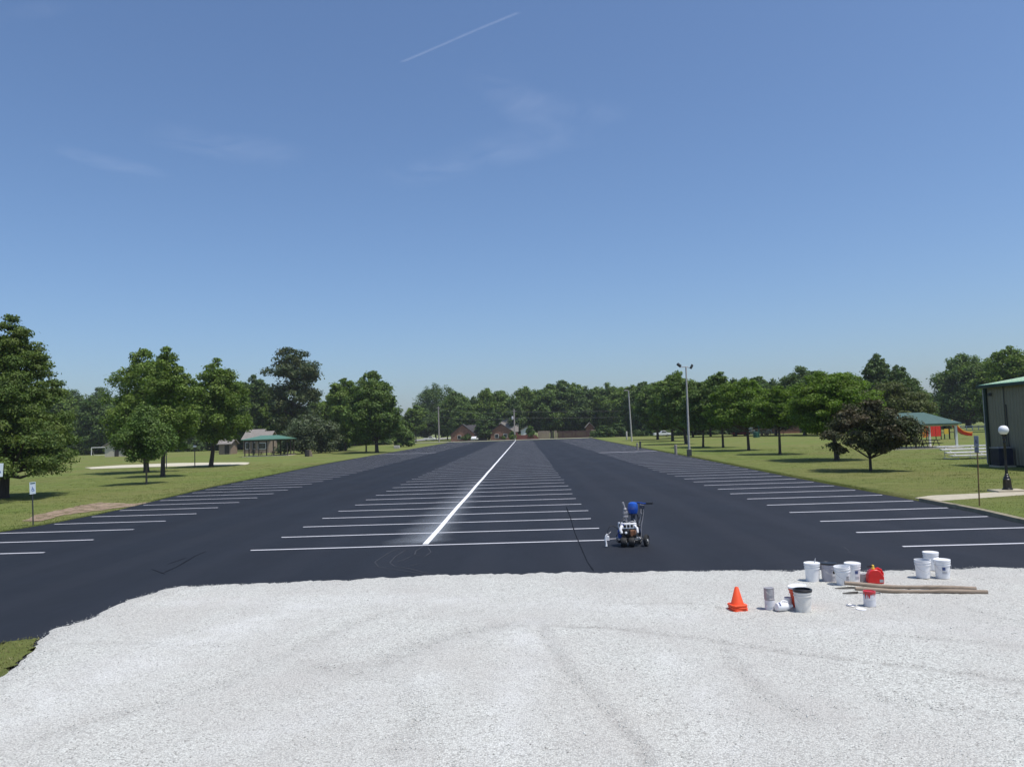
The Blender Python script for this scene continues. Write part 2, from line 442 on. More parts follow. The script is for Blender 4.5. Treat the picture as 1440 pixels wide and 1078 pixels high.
for path in ([(796, 712), (802, 727), (808, 748), (818, 772), (826, 790), (835, 803)], [(228, 806), (250, 796), (275, 781), (290, 775)],
             [(213, 800), (232, 807)], [(236, 793), (262, 784)]):
    ribbon(mb, px_path(path), .045, .0045)
tag(mb.build('tar_streaks', 'tar', smooth=False), 'black sealer streaks across the asphalt', kind='structure')

# gravel
MT['stone'] = None
def gravel_mat(name, islands=False):
    mt, n, l, p = newmat(name)
    v = coords(n, l)
    if islands:
        g = n.new('ShaderNodeNewGeometry')
        c = ramp(n, l, g.outputs['Random Per Island'], [(0, (.16, .15, .14)), (.05, (.33, .325, .3)), (.25, (.52, .525, .485)), (1, (.69, .695, .65))])
        l.new(c, p.inputs['Base Color'])
    else:
        vo = n.new('ShaderNodeTexVoronoi'); vo.inputs['Scale'].default_value = 46; l.new(v, vo.inputs['Vector'])
        sp = n.new('ShaderNodeSeparateColor'); l.new(vo.outputs['Color'], sp.inputs[0])
        c = ramp(n, l, sp.outputs[0], [(0, (.22, .215, .195)), (.09, (.43, .43, .395)), (.5, (.56, .565, .52)), (1, (.67, .68, .63))])
        big = ramp(n, l, noise(n, l, .5, 6, .65, coords(n, l, scale=(1, .7, 1))), [(.38, 0.), (.64, .7)])
        c = mixcol(n, l, big, c, (.475, .46, .425))
        tn = ramp(n, l, noise(n, l, .16, 4, .6, v), [(.52, 0.), (.7, .4)])
        c = mixcol(n, l, tn, c, (.5, .47, .42))
        ta = n.new('ShaderNodeAttribute'); ta.attribute_name = 'rut'
        mu = n.new('ShaderNodeMath'); mu.operation = 'MULTIPLY'
        l.new(ta.outputs['Fac'], mu.inputs[0]); l.new(ramp(n, l, noise(n, l, 5, 6, .75, v), [(.38, .0), (.62, .75)]), mu.inputs[1])
        c = mixcol(n, l, mu.outputs[0], c, (.25, .235, .215))
        pa_ = n.new('ShaderNodeAttribute'); pa_.attribute_name = 'pale'
        pm = n.new('ShaderNodeMath'); pm.operation = 'MULTIPLY'
        l.new(pa_.outputs['Fac'], pm.inputs[0]); l.new(ramp(n, l, noise(n, l, 1.3, 7, .72, v), [(.36, .0), (.62, 1.)]), pm.inputs[1])
        c = mixcol(n, l, pm.outputs[0], c, (.68, .685, .66))
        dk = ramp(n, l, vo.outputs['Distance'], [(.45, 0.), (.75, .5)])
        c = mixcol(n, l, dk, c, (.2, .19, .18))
        l.new(c, p.inputs['Base Color'])
        iv = ramp(n, l, vo.outputs['Distance'], [(0, 1.), (.7, 0.)])
        bump(n, l, iv, .55, .016, p)
    p.inputs['Roughness'].default_value = .9; p.inputs['Specular IOR Level'].default_value = .2
    return mt
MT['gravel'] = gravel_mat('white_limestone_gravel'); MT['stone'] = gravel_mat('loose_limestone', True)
GX = [(-8.9, -20), (-7.4, 8.5), (-7.65, 11.14), (-8.0, 12.42), (-8.38, 13.17), (-8.55, 13.76), (-8.32, 14.71), (-8.4, 16.0), (-8.2, 17.0), (-8.0, 17.5)]
GY = [(-8.1, 17.45), (-7.1, 17.6), (-5.6, 17.63), (-4.0, 17.72), (-2.4, 17.98), (.25, 17.87), (2.5, 17.7), (4.1, 17.55), (6.1, 17.34), (8.1, 17.0), (9.2, 17.0), (9.8, 17.12), (10.6, 16.8), (15.5, 16.6), (40, 16.3)]
def seg_dist(px, py, pts):
    best = np.full(px.shape, 1e9)
    for (x0, y0), (x1, y1) in zip(pts[:-1], pts[1:]):
        dx, dy = x1 - x0, y1 - y0; t = np.clip(((px - x0) * dx + (py - y0) * dy) / (dx * dx + dy * dy), 0, 1)
        best = np.minimum(best, np.hypot(px - x0 - t * dx, py - y0 - t * dy))
    return best
def gp(pts): return [tuple(at(*q))[:2] for q in pts]
RUTS = [(gp([(780, 885), (860, 887), (960, 900), (1060, 913), (1110, 921), (1180, 929), (1300, 944), (1440, 964)]), .10, .75),
        (gp([(760, 885), (775, 915), (800, 950), (850, 1000), (890, 1045), (910, 1078)]), .11, .6),
        (gp([(1010, 905), (1040, 950), (1080, 985), (1140, 1020)]), .14, .35),
        (gp([(430, 940), (520, 942), (600, 905), (680, 886), (740, 880)]), .28, .5),
        (gp([(60, 1040), (200, 1000), (300, 970), (400, 925), (470, 890), (560, 860)]), .18, .35),
        (gp([(560, 1060), (590, 1010), (560, 960), (450, 945)]), .2, .3),
        (gp([(90, 910), (200, 908), (320, 912)]), .12, .35), (gp([(880, 852), (980, 852), (1010, 858)]), .09, .4),
        (gp([(1230, 985), (1330, 1000), (1440, 1020)]), .16, .25), (gp([(1190, 893), (1290, 900), (1440, 915)]), .1, .3),
        (gp([(1360, 860), (1400, 872), (1440, 880)]), .1, .35)]
nu, nv = 300, 230
u_ = np.linspace(0, 1, nu) ** 1.0; v_ = np.linspace(0, 1, nv) ** .55
xr = 15.3
rs = np.random.RandomState(5)
jit = np.convolve(rs.uniform(-.16, .16, nu + 8), np.ones(4) / 4, 'same')[4:-4] + rs.uniform(-.05, .05, nu)
jit2 = np.convolve(rs.uniform(-.12, .12, nv + 8), np.ones(3) / 3, 'same')[4:-4]
U2, V2 = np.meshgrid(u_, v_)
ytop = np.interp(-8.1 + (xr + 8.1) * u_, [q[0] for q in GY], [q[1] for q in GY]) + jit
Yg = -20 + (ytop[None, :] + 20) * V2
xl = np.interp(Yg, [q[1] for q in GX], [q[0] for q in GX]) + jit2[:, None] * (1 - U2)
Xg = xl + (xr - xl) * U2
rut = np.zeros_like(Xg); zg = np.zeros_like(Xg)
for pts, w, a in RUTS:
    d = seg_dist(Xg, Yg, pts); k = a * np.exp(-(d / w) ** 2); rut = np.maximum(rut, k)
    zg += -.018 * a * np.exp(-(d / w) ** 2) + .016 * a * np.exp(-((d - 2 * w) / w) ** 2)
pale = np.zeros_like(Xg)
for pts, w, a in ((gp([(20, 1010), (150, 950), (300, 900), (430, 855)]), .7, .55), (gp([(735, 880), (745, 920), (720, 980), (700, 1060)]), .34, .5), (gp([(300, 1060), (470, 1000), (600, 960)]), .35, .35), (gp([(250, 850), (500, 845), (800, 850), (960, 870)]), .5, .4), (gp([(940, 930), (990, 990), (1040, 1060)]), .3, .35), (gp([(1150, 890), (1300, 880), (1440, 900)]), .4, .35)):
    pale = np.maximum(pale, a * np.exp(-(seg_dist(Xg, Yg, pts) / w) ** 2))
edge_d = np.minimum(np.minimum(U2 * 24, (1 - U2) * 24), (ytop[None, :] - Yg))
Zg = .045 * (1 - np.exp(-np.clip(edge_d, 0, None) / .22)) + .006 + zg + rs.normal(0, .004, Xg.shape)
Zg += .012 * np.sin(Xg * .9 + 1) * np.sin(Yg * .7)
Zg[-1, :] = -.01; Zg[:, 0] = -.01
ii = np.arange(nu * nv).reshape(nv, nu)
Fq = np.stack([ii[:-1, :-1], ii[:-1, 1:], ii[1:, 1:], ii[1:, :-1]], -1).reshape(-1, 4)
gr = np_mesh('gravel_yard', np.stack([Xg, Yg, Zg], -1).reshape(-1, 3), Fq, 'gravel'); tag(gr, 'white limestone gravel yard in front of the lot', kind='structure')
gr.data.shade_smooth()
dp = gr.data.attributes.new('pale', 'FLOAT', 'POINT'); dp.data.foreach_set('value', pale.ravel().astype(np.float32))
da = gr.data.attributes.new('rut', 'FLOAT', 'POINT'); da.data.foreach_set('value', rut.ravel().astype(np.float32))
# loose stones on the gravel
NS = 72000
sx = rs.uniform(-8.6, 12.5, NS * 3); sy = 6.3 + 11.2 * rs.uniform(0, 1, NS * 3) ** 1.5
ok = (sx > np.interp(sy, [q[1] for q in GX], [q[0] for q in GX]) - np.abs(rs.normal(0, .13, NS * 3)) + .05) & (sy < np.interp(sx, [q[0] for q in GY], [q[1] for q in GY]) + np.abs(rs.normal(0, .13, NS * 3)) - .05) & (np.abs(sx) < sy * .78 + .8)
sx, sy = sx[ok][:NS], sy[ok][:NS]; NS = len(sx)
sr = .0040 + .0085 * rs.uniform(0, 1, NS) ** 2.5
big_ = rs.uniform(0, 1, NS) < .008; sr[big_] *= 1.9
octa = np.array([(1, 0, 0), (-1, 0, 0), (0, 1, 0), (0, -1, 0), (0, 0, 1), (0, 0, -1)], float)
of = np.array([(0, 2, 4), (2, 1, 4), (1, 3, 4), (3, 0, 4), (2, 0, 5), (1, 2, 5), (3, 1, 5), (0, 3, 5)])
sv = octa[None] * rs.uniform(.6, 1.3, (NS, 6, 1)) * sr[:, None, None]
th = rs.uniform(0, 2 * PI, NS); ct, st_ = np.cos(th)[:, None], np.sin(th)[:, None]
tilt = rs.uniform(-.7, .7, NS)[:, None]
x0, y0, z0 = sv[..., 0], sv[..., 1], sv[..., 2] * .75
x1, z1 = x0 * np.cos(tilt) + z0 * np.sin(tilt), -x0 * np.sin(tilt) + z0 * np.cos(tilt)
sz = .050 + .012 * np.sin(sx * .9 + 1) * np.sin(sy * .7)
ed_ = np.minimum(np.interp(sx, [q[0] for q in GY], [q[1] for q in GY]) - sy, sx - np.interp(sy, [q[1] for q in GX], [q[0] for q in GX]))
sz = np.where(ed_ < 0, .006, np.where(ed_ < .25, np.maximum(.006, sz * (1 - np.exp(-ed_ / .1))), sz))
sv = np.stack([x1 * ct - y0 * st_ + sx[:, None], x1 * st_ + y0 * ct + sy[:, None], z1 + sz[:, None]], -1)
sf = (of[None] + (np.arange(NS) * 6)[:, None, None]).reshape(-1, 3)
tag(np_mesh('loose_gravel', sv.reshape(-1, 3), sf, 'stone'), 'loose white and grey stones over the gravel yard', kind='stuff')

# grass verge at the near left, dirt patch, walk, kerb, far road, sand court
def sheet(name, pts, z, mat, label, kind='structure', sub=0, jitter=.0):
    out = []
    rr = random.Random(name)
    for i, p in enumerate(pts):
        q = pts[(i + 1) % len(pts)]; k = max(1, sub)
        for j in range(k):
            t = j / k; out.append((p[0] + (q[0] - p[0]) * t + rr.uniform(-jitter, jitter), p[1] + (q[1] - p[1]) * t + rr.uniform(-jitter, jitter), z))
    me = bpy.data.meshes.new(name); bm = bmesh.new()
    f = bm.faces.new([bm.verts.new(p) for p in out])
    if f.normal.z < 0 or sum((out[i][0] * out[(i + 1) % len(out)][1] - out[(i + 1) % len(out)][0] * out[i][1]) for i in range(len(out))) < 0: f.normal_flip()
    bmesh.ops.triangulate(bm, faces=bm.faces[:]); bm.to_mesh(me); bm.free()
    me.materials.append(MT[mat]); o = bpy.data.objects.new(name, me); COL.objects.link(o)
    return tag(o, label, kind=kind)
VERGE = [(-8.95, 12.6), (-8.6, 13.05), (-8.35, 13.12), (-8.0, 12.4), (-7.75, 11.6), (-7.5, 10.9), (-7.3, 8.4), (-8.8, -15), (-14, -15), (-14, 8), (-10.6, 10.6)]
sheet('grass_verge', VERGE, .028, 'lawn', 'grass verge at the near left corner of the gravel', sub=6, jitter=.07)
MT['clay'] = M('bare_clay', (.3, .2, .13), .95, .25, 1.2, .6, col2=(.37, .28, .19), stretch=(.5, 1, 1))
lw = lambda pts: [tuple(at(u, v, LAWN_L + .01))[:2] for u, v in pts]
nn_, ll_ = MT['clay'].node_tree.nodes, MT['clay'].node_tree.links
tr = nn_.new('ShaderNodeBsdfTransparent'); ms = nn_.new('ShaderNodeMixShader')
ll_.new(ramp(nn_, ll_, noise(nn_, ll_, 2.2, 7, .75, coords(nn_, ll_, scale=(.8, 1, 1))), [(.38, .15), (.52, .95)]), ms.inputs[0])
ll_.new(tr.outputs[0], ms.inputs[1]); ll_.new(nn_['Principled BSDF'].outputs[0], ms.inputs[2]); ll_.new(ms.outputs[0], nn_['Material Output'].inputs['Surface'])
sheet('dirt_patch', lw([(30, 733), (50, 724), (75, 718.5), (98, 713.5), (120, 709), (140, 706), (165, 707), (190, 707.5), (225, 704), (237, 702.5), (222, 706), (200, 709.5), (165, 714), (135, 718), (108, 721), (85, 725), (60, 732)]),
      LAWN_L + .012, 'clay', 'bare reddish dirt patch at the left edge of the lot', sub=5, jitter=.12)
lr = lambda pts, z=LAWN_R + .03: [tuple(at(u, v, z))[:2] for u, v in pts]
wp = lr([(1264, 700), (1310, 696), (1376, 693), (1412, 690.5), (1440, 689), (1480, 687), (1480, 692), (1440, 695), (1374, 700), (1300, 704.5), (1268, 702)])
wp = [(max(x, edge(RIGHT_EDGE, y) + .03), y) for x, y in wp]
mb = MB(); mb.prism(wp, 'z', 0, LAWN_R + .025)
tag(mb.build('concrete_walk', 'concrete', smooth=False), 'pale concrete walk from the lot to the building', kind='structure')
MT['kerb'] = M('tan_kerb', (.24, .21, .14), .9, .2, 3, .3)
mb = MB(); ky = list(np.linspace(12, 30.9, 24))
for a, b in zip(ky[:-1], ky[1:]):
    xa, xb = edge(RIGHT_EDGE, a), edge(RIGHT_EDGE, b)
    vs = [(xa - .06, a, -.05), (xa - .04, a, .125), (xa + .2, a, .125), (xa + .22, a, 0), (xb - .06, b, -.05), (xb - .04, b, .125), (xb + .2, b, .125), (xb + .22, b, 0)]
    mb.add(vs, [(0, 1, 5, 4), (1, 2, 6, 5), (2, 3, 7, 6)] + ([(0, 1, 2, 3)] if a == ky[0] else []) + ([(4, 5, 6, 7)] if b == ky[-1] else []))
tag(mb.build('kerb', 'kerb', smooth=False), 'low tan kerb along the right edge of the lot', kind='structure')
MT['far_road'] = M('pale_road', (.34, .32, .29), .9, .1, .5)
sheet('cross_road', [(-200, Y_END + .5), (300, Y_END + .5), (300, Y_END + 9), (-200, Y_END + 9)], .10, 'far_road', 'pale road crossing behind the lot')
MT['sand'] = M('pale_sand', (.52, .48, .36), .95, .1, 2, .3)
sheet('sand_court', [tuple(at(u, v, LAWN_L))[:2] for u, v in [(128, 659.5), (200, 657), (255, 655.5), (345, 653.5), (352, 651), (345, 650), (250, 651), (170, 654), (120, 657.5)]], LAWN_L + .04, 'sand', 'pale sand volleyball court on the left lawn', sub=4, jitter=.2)

# grass blades: fine tufts over the lawn near the lot and on the verge
MT['dry_blade'] = foliage('dry_grass_blades', (.2, .19, .075), (.27, .25, .12), .35)
MT['blade'] = foliage('grass_blades', (.15, .18, .05), (.21, .22, .08), .4)
def blades(name, xs, ys_, zs, h, label, seed, mat='blade'):
    r = np.random.RandomState(seed); N = len(xs)
    a = r.uniform(0, 2 * PI, N); hh = h * r.uniform(.5, 1.3, N); w = hh * .35
    lean = r.normal(0, .4, (N, 2)) * hh[:, None]
    P = np.stack([xs, ys_, zs], -1)
    A = P + np.stack([np.cos(a) * w, np.sin(a) * w, np.zeros(N)], -1); B = P - np.stack([np.cos(a) * w, np.sin(a) * w, np.zeros(N)], -1)
    C = P + np.stack([lean[:, 0], lean[:, 1], hh], -1)
    V = np.stack([A, B, C], 1).reshape(-1, 3)
    return tag(np_mesh(name, V, np.arange(3 * N).reshape(-1, 3), mat), label, kind='stuff')
r = np.random.RandomState(11)
X = []; Y = []; Z = []
yb = 20 + 75 * r.uniform(0, 1, 50000) ** 1.6; off = r.uniform(0, 1, 50000) ** 1.6 * 26
le = np.interp(yb, [q[1] for q in LEFT_EDGE], [q[0] for q in LEFT_EDGE])
X.append(le - .02 - off); Y.append(yb); Z.append(np.full(50000, LAWN_L - .01))
yb = 20 + 75 * r.uniform(0, 1, 50000) ** 1.6; off = r.uniform(0, 1, 50000) ** 1.6 * 20
re = np.interp(yb, [q[1] for q in RIGHT_EDGE], [q[0] for q in RIGHT_EDGE])
okk = ~((yb < 33.6) & (off < .25))
from itertools import chain
def in_poly(px, py, poly):
    c = np.zeros(px.shape, bool); j = len(poly) - 1
    for i in range(len(poly)):
        xi, yi = poly[i]; xj, yj = poly[j]
        c ^= ((yi > py) != (yj > py)) & (px < (xj - xi) * (py - yi) / (yj - yi + 1e-12) + xi); j = i
    return c
okk &= ~in_poly(re + .04 + off, yb, wp)
X.append((re + .04 + off)[okk]); Y.append(yb[okk]); Z.append(np.full(okk.sum(), LAWN_R - .005))
X, Y, Z = map(np.concatenate, (X, Y, Z))
for E_, sg, zz_ in ((LEFT_EDGE, -1, LAWN_L), (RIGHT_EDGE, 1, LAWN_R)):      # ragged longer grass hanging over the asphalt edge
    yb = 20 + 90 * r.uniform(0, 1, 16000) ** 1.5; xe = np.interp(yb, [q[1] for q in E_], [q[0] for q in E_]); of_ = np.abs(r.normal(0, .16, 16000)) - .05
    k_ = ~((sg > 0) & (yb < 36) & (of_ < .24)); X = np.concatenate([X, (xe + sg * of_)[k_]]); Y = np.concatenate([Y, yb[k_]]); Z = np.concatenate([Z, np.full(k_.sum(), max(zz_, 0) - .01)])
nc = 1500                                                            # clumps of coarser grass and clover
for E_, sg, zz_ in ((LEFT_EDGE, -1, LAWN_L), (RIGHT_EDGE, 1, LAWN_R)):
    cy = 24 + 80 * r.uniform(0, 1, nc) ** 1.3; cx_ = np.interp(cy, [q[1] for q in E_], [q[0] for q in E_]) + sg * (.6 + 26 * r.uniform(0, 1, nc) ** 1.3)
    px_ = np.repeat(cx_, 16) + r.normal(0, .16, nc * 16); py_ = np.repeat(cy, 16) + r.normal(0, .12, nc * 16)
    k_ = ~in_poly(px_, py_, wp); X = np.concatenate([X, px_[k_]]); Y = np.concatenate([Y, py_[k_]]); Z = np.concatenate([Z, np.full(k_.sum(), zz_)])
keep = ~(in_poly(X, Y, lw([(55, 724), (105, 711), (140, 706), (190, 708), (232, 703.5), (165, 718), (108, 727)])) & (r.uniform(0, 1, len(X)) < .9))
blades('lawn_grass', X[keep], Y[keep], Z[keep], .042, 'grass blades of the lawns beside the lot', 1)
vx = r.uniform(-10.5, -7.2, 9000); vy = r.uniform(7, 13.2, 9000)
ok = in_poly(vx, vy, [(x * 1.005, y * 1.01) for x, y in VERGE])
blades('verge_grass', vx[ok], vy[ok], np.full(ok.sum(), .025), .03, 'short grass of the near left verge', 2, 'dry_blade')

# ------------------------------------------------------------------ trees
PROFILES = {
    'maple': [(0, .5), (.12, .8), (.33, 1), (.58, .86), (.8, .56), (.93, .3), (1, .06)],
    'round': [(0, .55), (.18, .88), (.42, 1), (.68, .88), (.87, .58), (1, .12)],
    'pyramid': [(0, .9), (.12, 1), (.3, .9), (.5, .74), (.72, .52), (.9, .26), (1, .06)],
    'umbrella': [(0, .62), (.16, .9), (.4, 1), (.65, .86), (.86, .52), (1, .12)],
    'layered': [(0, .55), (.15, .88), (.4, 1), (.66, .88), (.88, .52), (1, .15)],
    'pine': [(0, .7), (.2, .85), (.42, .95), (.62, 1), (.8, .88), (.93, .62), (1, .3)],
    'tall': [(0, .6), (.25, 1), (.5, .86), (.75, .56), (.92, .26), (1, .05)],
    'bush': [(0, .95), (.3, 1), (.65, .8), (.88, .48), (1, .15)],
}
def leaf_cards(C, Nrm, S, r):
    Nrm = Nrm / (np.linalg.norm(Nrm, axis=1, keepdims=True) + 1e-9)
    T = np.cross(Nrm, r.normal(size=C.shape)); T /= (np.linalg.norm(T, axis=1, keepdims=True) + 1e-9)
    B = np.cross(Nrm, T); S = S[:, None]
    return np.stack([C - T * S * .6, C + B * S * .36 + Nrm * S * .08, C + T * S * .6, C - B * S * .36 + Nrm * S * .08], 1).reshape(-1, 4, 3)

def tree_parts(seed, Ht, z0, Rad, prof, leaves, nb, nl, ls, bark='bark', tr=None, flat=.7, blob=(.2, .34), inner=.12, forks=9, name_leaf='crown', droop=0, off=(0, 0), fork_low=False):
    """trunk with limbs and a crown of many leaf-sized faces gathered in sprays; returns (trunk MB, crown array)"""
    r = np.random.RandomState(seed); P = PROFILES[prof]; pt = [q[0] for q in P]; pr = [q[1] for q in P]
    Hc = Ht - z0
    lob = r.uniform(0, 2 * PI, 4); la = r.uniform(.07, .2, 4)
    def Rr(t, a):
        b = np.interp(t, pt, pr)
        return b * (1 + la[0] * np.sin(a + lob[0]) + la[1] * np.sin(2 * a + lob[1] + 3 * t) + la[2] * np.sin(3 * a + lob[2] - 5 * t))
    nb = int(nb * 1.7); nl = int(nl * 1.9); blob = (blob[0] * .78, blob[1] * .84)
    t = r.uniform(0, 1, nb * 3); keep = r.uniform(0, 1, nb * 3) < np.interp(t, pt, pr) ** 1.2 + .06
    t = t[keep][:nb]; k = len(t); t = np.clip(t, 0.02, 1)
    a = (np.arange(k) * 2.39996 + r.normal(0, .4, k))
    rb = Rad * r.uniform(blob[0], blob[1], k) * (.55 + .45 * np.interp(t, pt, pr))
    rr = np.maximum(0, Rr(t, a) * Rad - rb * .75) * (1 - .55 * r.uniform(0, 1, k) ** 2.2)
    bc = np.stack([np.cos(a) * rr + off[0], np.sin(a) * rr + off[1], z0 + np.clip(t, 0, .985) * Hc - droop * (rr / Rad) ** 2 * Hc], -1)
    bc[:, 2] = np.minimum(bc[:, 2], Ht - rb * flat * .7); bc[:, 2] = np.maximum(bc[:, 2], z0 * .9 + rb * flat * .4)
    ta = np.linspace(.45, .97, 9)
    rba = Rad * .17 * (.55 + .6 * np.interp(ta, pt, pr))
    ba = np.stack([off[0] + r.normal(0, .03, 9) * Rad, off[1] + r.normal(0, .03, 9) * Rad, np.minimum(z0 + ta * Hc, Ht - rba * .8)], -1)
    bc = np.concatenate([bc, ba]); rb = np.concatenate([rb, rba])
    wgt = rb ** 2 * r.uniform(.45, 1.5, len(rb)); cnt = np.maximum(6, (nl * wgt / wgt.sum())).astype(int)
    idx = np.repeat(np.arange(len(bc)), cnt); N = len(idx)
    d = r.normal(size=(N, 3)); d[:, 2] += .25; d /= np.linalg.norm(d, axis=1, keepdims=True)
    rad = .3 + .85 * r.uniform(0, 1, N) ** .75; ex = r.uniform(0, 1, N) < .09; rad[ex] *= 1.42
    C = bc[idx] + d * rad[:, None] * rb[idx][:, None] * np.array([1, 1, flat])
    Nr = d * .8 + np.array([0, 0, .45]) + r.normal(size=(N, 3)) * .55
    S = ls * r.uniform(.5, 1.5, N)
    ni = int(nl * inner); ti = r.uniform(.05, .85, ni); ai = r.uniform(0, 2 * PI, ni); ri = np.interp(ti, pt, pr) * Rad * .62 * np.sqrt(r.uniform(0, 1, ni))
    Ci = np.stack([np.cos(ai) * ri + off[0], np.sin(ai) * ri + off[1], z0 + ti * Hc], -1)
    C = np.concatenate([C, Ci]); Nr = np.concatenate([Nr, r.normal(size=(ni, 3))]); S = np.concatenate([S, ls * 1.5 * r.uniform(.7, 1.3, ni)])
    quads = leaf_cards(C, Nr, S, r)
    tr = tr or Ht * .018
    mb = MB()
    ztop = z0 + Hc * .72
    bend = [Vector((r.normal(0, .012) * Ht * q, r.normal(0, .012) * Ht * q, 0)) for q in (0, .3, .7, 1)]
    zz = [-.15, z0 * .12, z0 * .7, z0 + Hc * .25, z0 + Hc * .5, ztop]
    cx, cy = off
    path = [Vector((0, 0, zz[0])), Vector((0, 0, zz[1])), Vector((cx * .2, cy * .2, zz[2])) + bend[1], Vector((cx * .6, cy * .6, zz[3])) + bend[2], Vector((cx, cy, zz[4])) + bend[2], Vector((cx, cy, zz[5])) + bend[3]]
    mb.tube(path, [tr * 1.5, tr * 1.08, tr * .9, tr * .6, tr * .38, tr * .12], 9)
    order = r.permutation(k)[:forks]
    for j in order:
        e = Vector(bc[j]); h = max(z0 * (.62 if fork_low else .85), e.z - (Vector((e.x, e.y, 0)).length) * .75); h = min(h, ztop * .95)
        s = Vector((np.interp(h, zz, [q.x for q in path]), np.interp(h, zz, [q.y for q in path]), h))
        mid = s.lerp(e, .5) + Vector((0, 0, -.04 * Ht + .05 * Ht * r.uniform()))
        f = float(np.interp(h, zz, [tr, tr, tr * .8, tr * .55, tr * .35, tr * .1]))
        mb.tube([s, mid, e], [f * .62, f * .42, f * .12], 6)
    return mb, quads

def make_tree(name, label, cat, loc, mat, bark='bark', group=None, rz=0, **kw):
    root = thing(name, label, cat, loc, rz, group)
    mb, q = tree_parts(**kw)
    mb.build('trunk' if kw.get('nb', 0) else 'stem', bark, root)
    np_mesh('crown', q.reshape(-1, 3), np.arange(len(q) * 4).reshape(-1, 4), mat, root)
    return root

def tree_px(name, label, cat, u, v, vtop, wpx, vbot, mat, seed, prof='maple', nb=60, nl=9000, ls=None, zl=None, ushift=0, group=None, bark='bark', **kw):
    """a tree standing where the photograph shows it: base pixel (u,v), top row, crown width and crown bottom row in pixels"""
    z = (LAWN_L if u < 720 else LAWN_R) if zl is None else zl
    p = at(u, v, z); t = (p - Vector((0, 0, CAM_H))).dot(_fwd); k = t / F_PX
    Ht = (v - vtop) * k; z0 = (v - vbot) * k; rad = wpx / 2 * k
    ls = max(.13, min(.52, 2.5 * k))
    return make_tree(name, label, cat, p, mat, bark, group, seed=seed, Ht=Ht, z0=z0, Rad=rad, prof=prof, nb=nb, nl=nl, ls=ls, off=(ushift * k, 0), leaves=None, **kw)

T = tree_px
# left lawn
T('cypress_tree', 'big feathery green tree at the left picture edge, broad low branches and stout trunk', 'tree', 5, 700, 440, 205, 662, 'cypress', 101, 'pyramid', 150, 42000, .24, flat=.42, blob=(.14, .24), forks=26, tr=.30, inner=.12, ushift=8, droop=.05)
T('young_maple', 'small pale green young tree on a thin trunk, in front of the twin maples', 'tree', 206, 680, 570, 84, 647, 'light', 102, 'maple', 46, 9000, .19, tr=.07, bark='bark_light', blob=(.22, .36))
T('maple_tree', 'tall green maple behind the small young tree, left of the twin maples', 'tree', 206, 664, 489, 118, 632, 'maple', 103, 'maple', 75, 15000, .34, ushift=-4, tr=.28, blob=(.17, .28))
T('maple_tree', 'tall pointed maple just right of the small young tree, the highest of the left maples', 'tree', 229, 670, 486, 92, 632, 'maple', 104, 'maple', 75, 15000, .3, ushift=6, tr=.2, blob=(.17, .28))
T('maple_tree', 'full rounded maple on a dark trunk, left of the green roofed picnic shelter', 'tree', 297, 656, 502, 104, 626, 'maple', 105, 'maple', 80, 16000, .36, ushift=7, tr=.26, blob=(.17, .28))
T('broadleaf_tree', 'dark leafy tree just behind the left picnic shelter', 'tree', 358, 634, 527, 66, 618, 'dark', 106, 'round', 50, 8000, .7, tr=.3)
T('pine_tree', 'tall ragged pine with clumped open top, behind the left picnic shelter', 'tree', 414, 633.5, 489, 78, 600, 'pine', 127, 'pine', 44, 10000, .5, flat=.55, blob=(.26, .44), inner=.02, forks=34, tr=.42)
T('willow_tree', 'low rounded grey green tree beside the left picnic shelter', 'tree', 431, 637.5, 583, 78, 632, 'willow', 108, 'bush', 60, 9000, .5, tr=.2, forks=6)
T('maple_tree', 'wide bushy maple with two trunks close to the left lot edge', 'tree', 530, 636, 522, 92, 618, 'oak', 109, 'maple', 85, 17000, .52, ushift=-2, tr=.34, blob=(.17, .29))
T('broadleaf_tree', 'leafy tree crowding the left flank of the wide bushy maple', 'tree', 486, 634, 531, 58, 620, 'maple', 110, 'round', 50, 9000, .55, tr=.24)
T('broadleaf_tree', 'low thin tree under the left side of the wide bushy maple', 'tree', 515, 635, 560, 50, 624, 'oak', 111, 'round', 36, 5000, .5, tr=.16)
T('shrub', 'dense dark shrub right of the wide bushy maple', 'shrub', 567, 628, 590, 36, 626.5, 'oak', 112, 'bush', 30, 4000, .55, tr=.1, forks=3)
T('broadleaf_tree', 'small bright tree between the dark shrub and the utility pole', 'tree', 585, 622, 570, 34, 607, 'maple', 113, 'round', 36, 4500, .7, tr=.2)
T('broadleaf_tree', 'big domed tree behind the left utility pole', 'tree', 613, 618.5, 537, 70, 606, 'dark', 114, 'round', 60, 9000, .95, tr=.4)
T('shrub', 'bushes in the shade under the wide bushy maple', 'shrub', 462, 634, 606, 60, 632.5, 'dark', 115, 'bush', 30, 4000, .6, tr=.1, forks=3)
T('broadleaf_tree', 'dim spreading tree behind the feathery tree at the left edge', 'tree', 98, 636, 548, 84, 622, 'dark', 116, 'round', 55, 8000, .7, tr=.3)
T('broadleaf_tree', 'dark tree behind the soccer goal', 'tree', 142, 634, 545, 62, 622, 'dark', 117, 'round', 50, 7000, .75, tr=.3)
T('broadleaf_tree', 'olive toned tree beside the soccer goal, half hidden by maples', 'tree', 122, 636, 585, 46, 628, 'olive', 118, 'round', 30, 4000, .6, tr=.2)
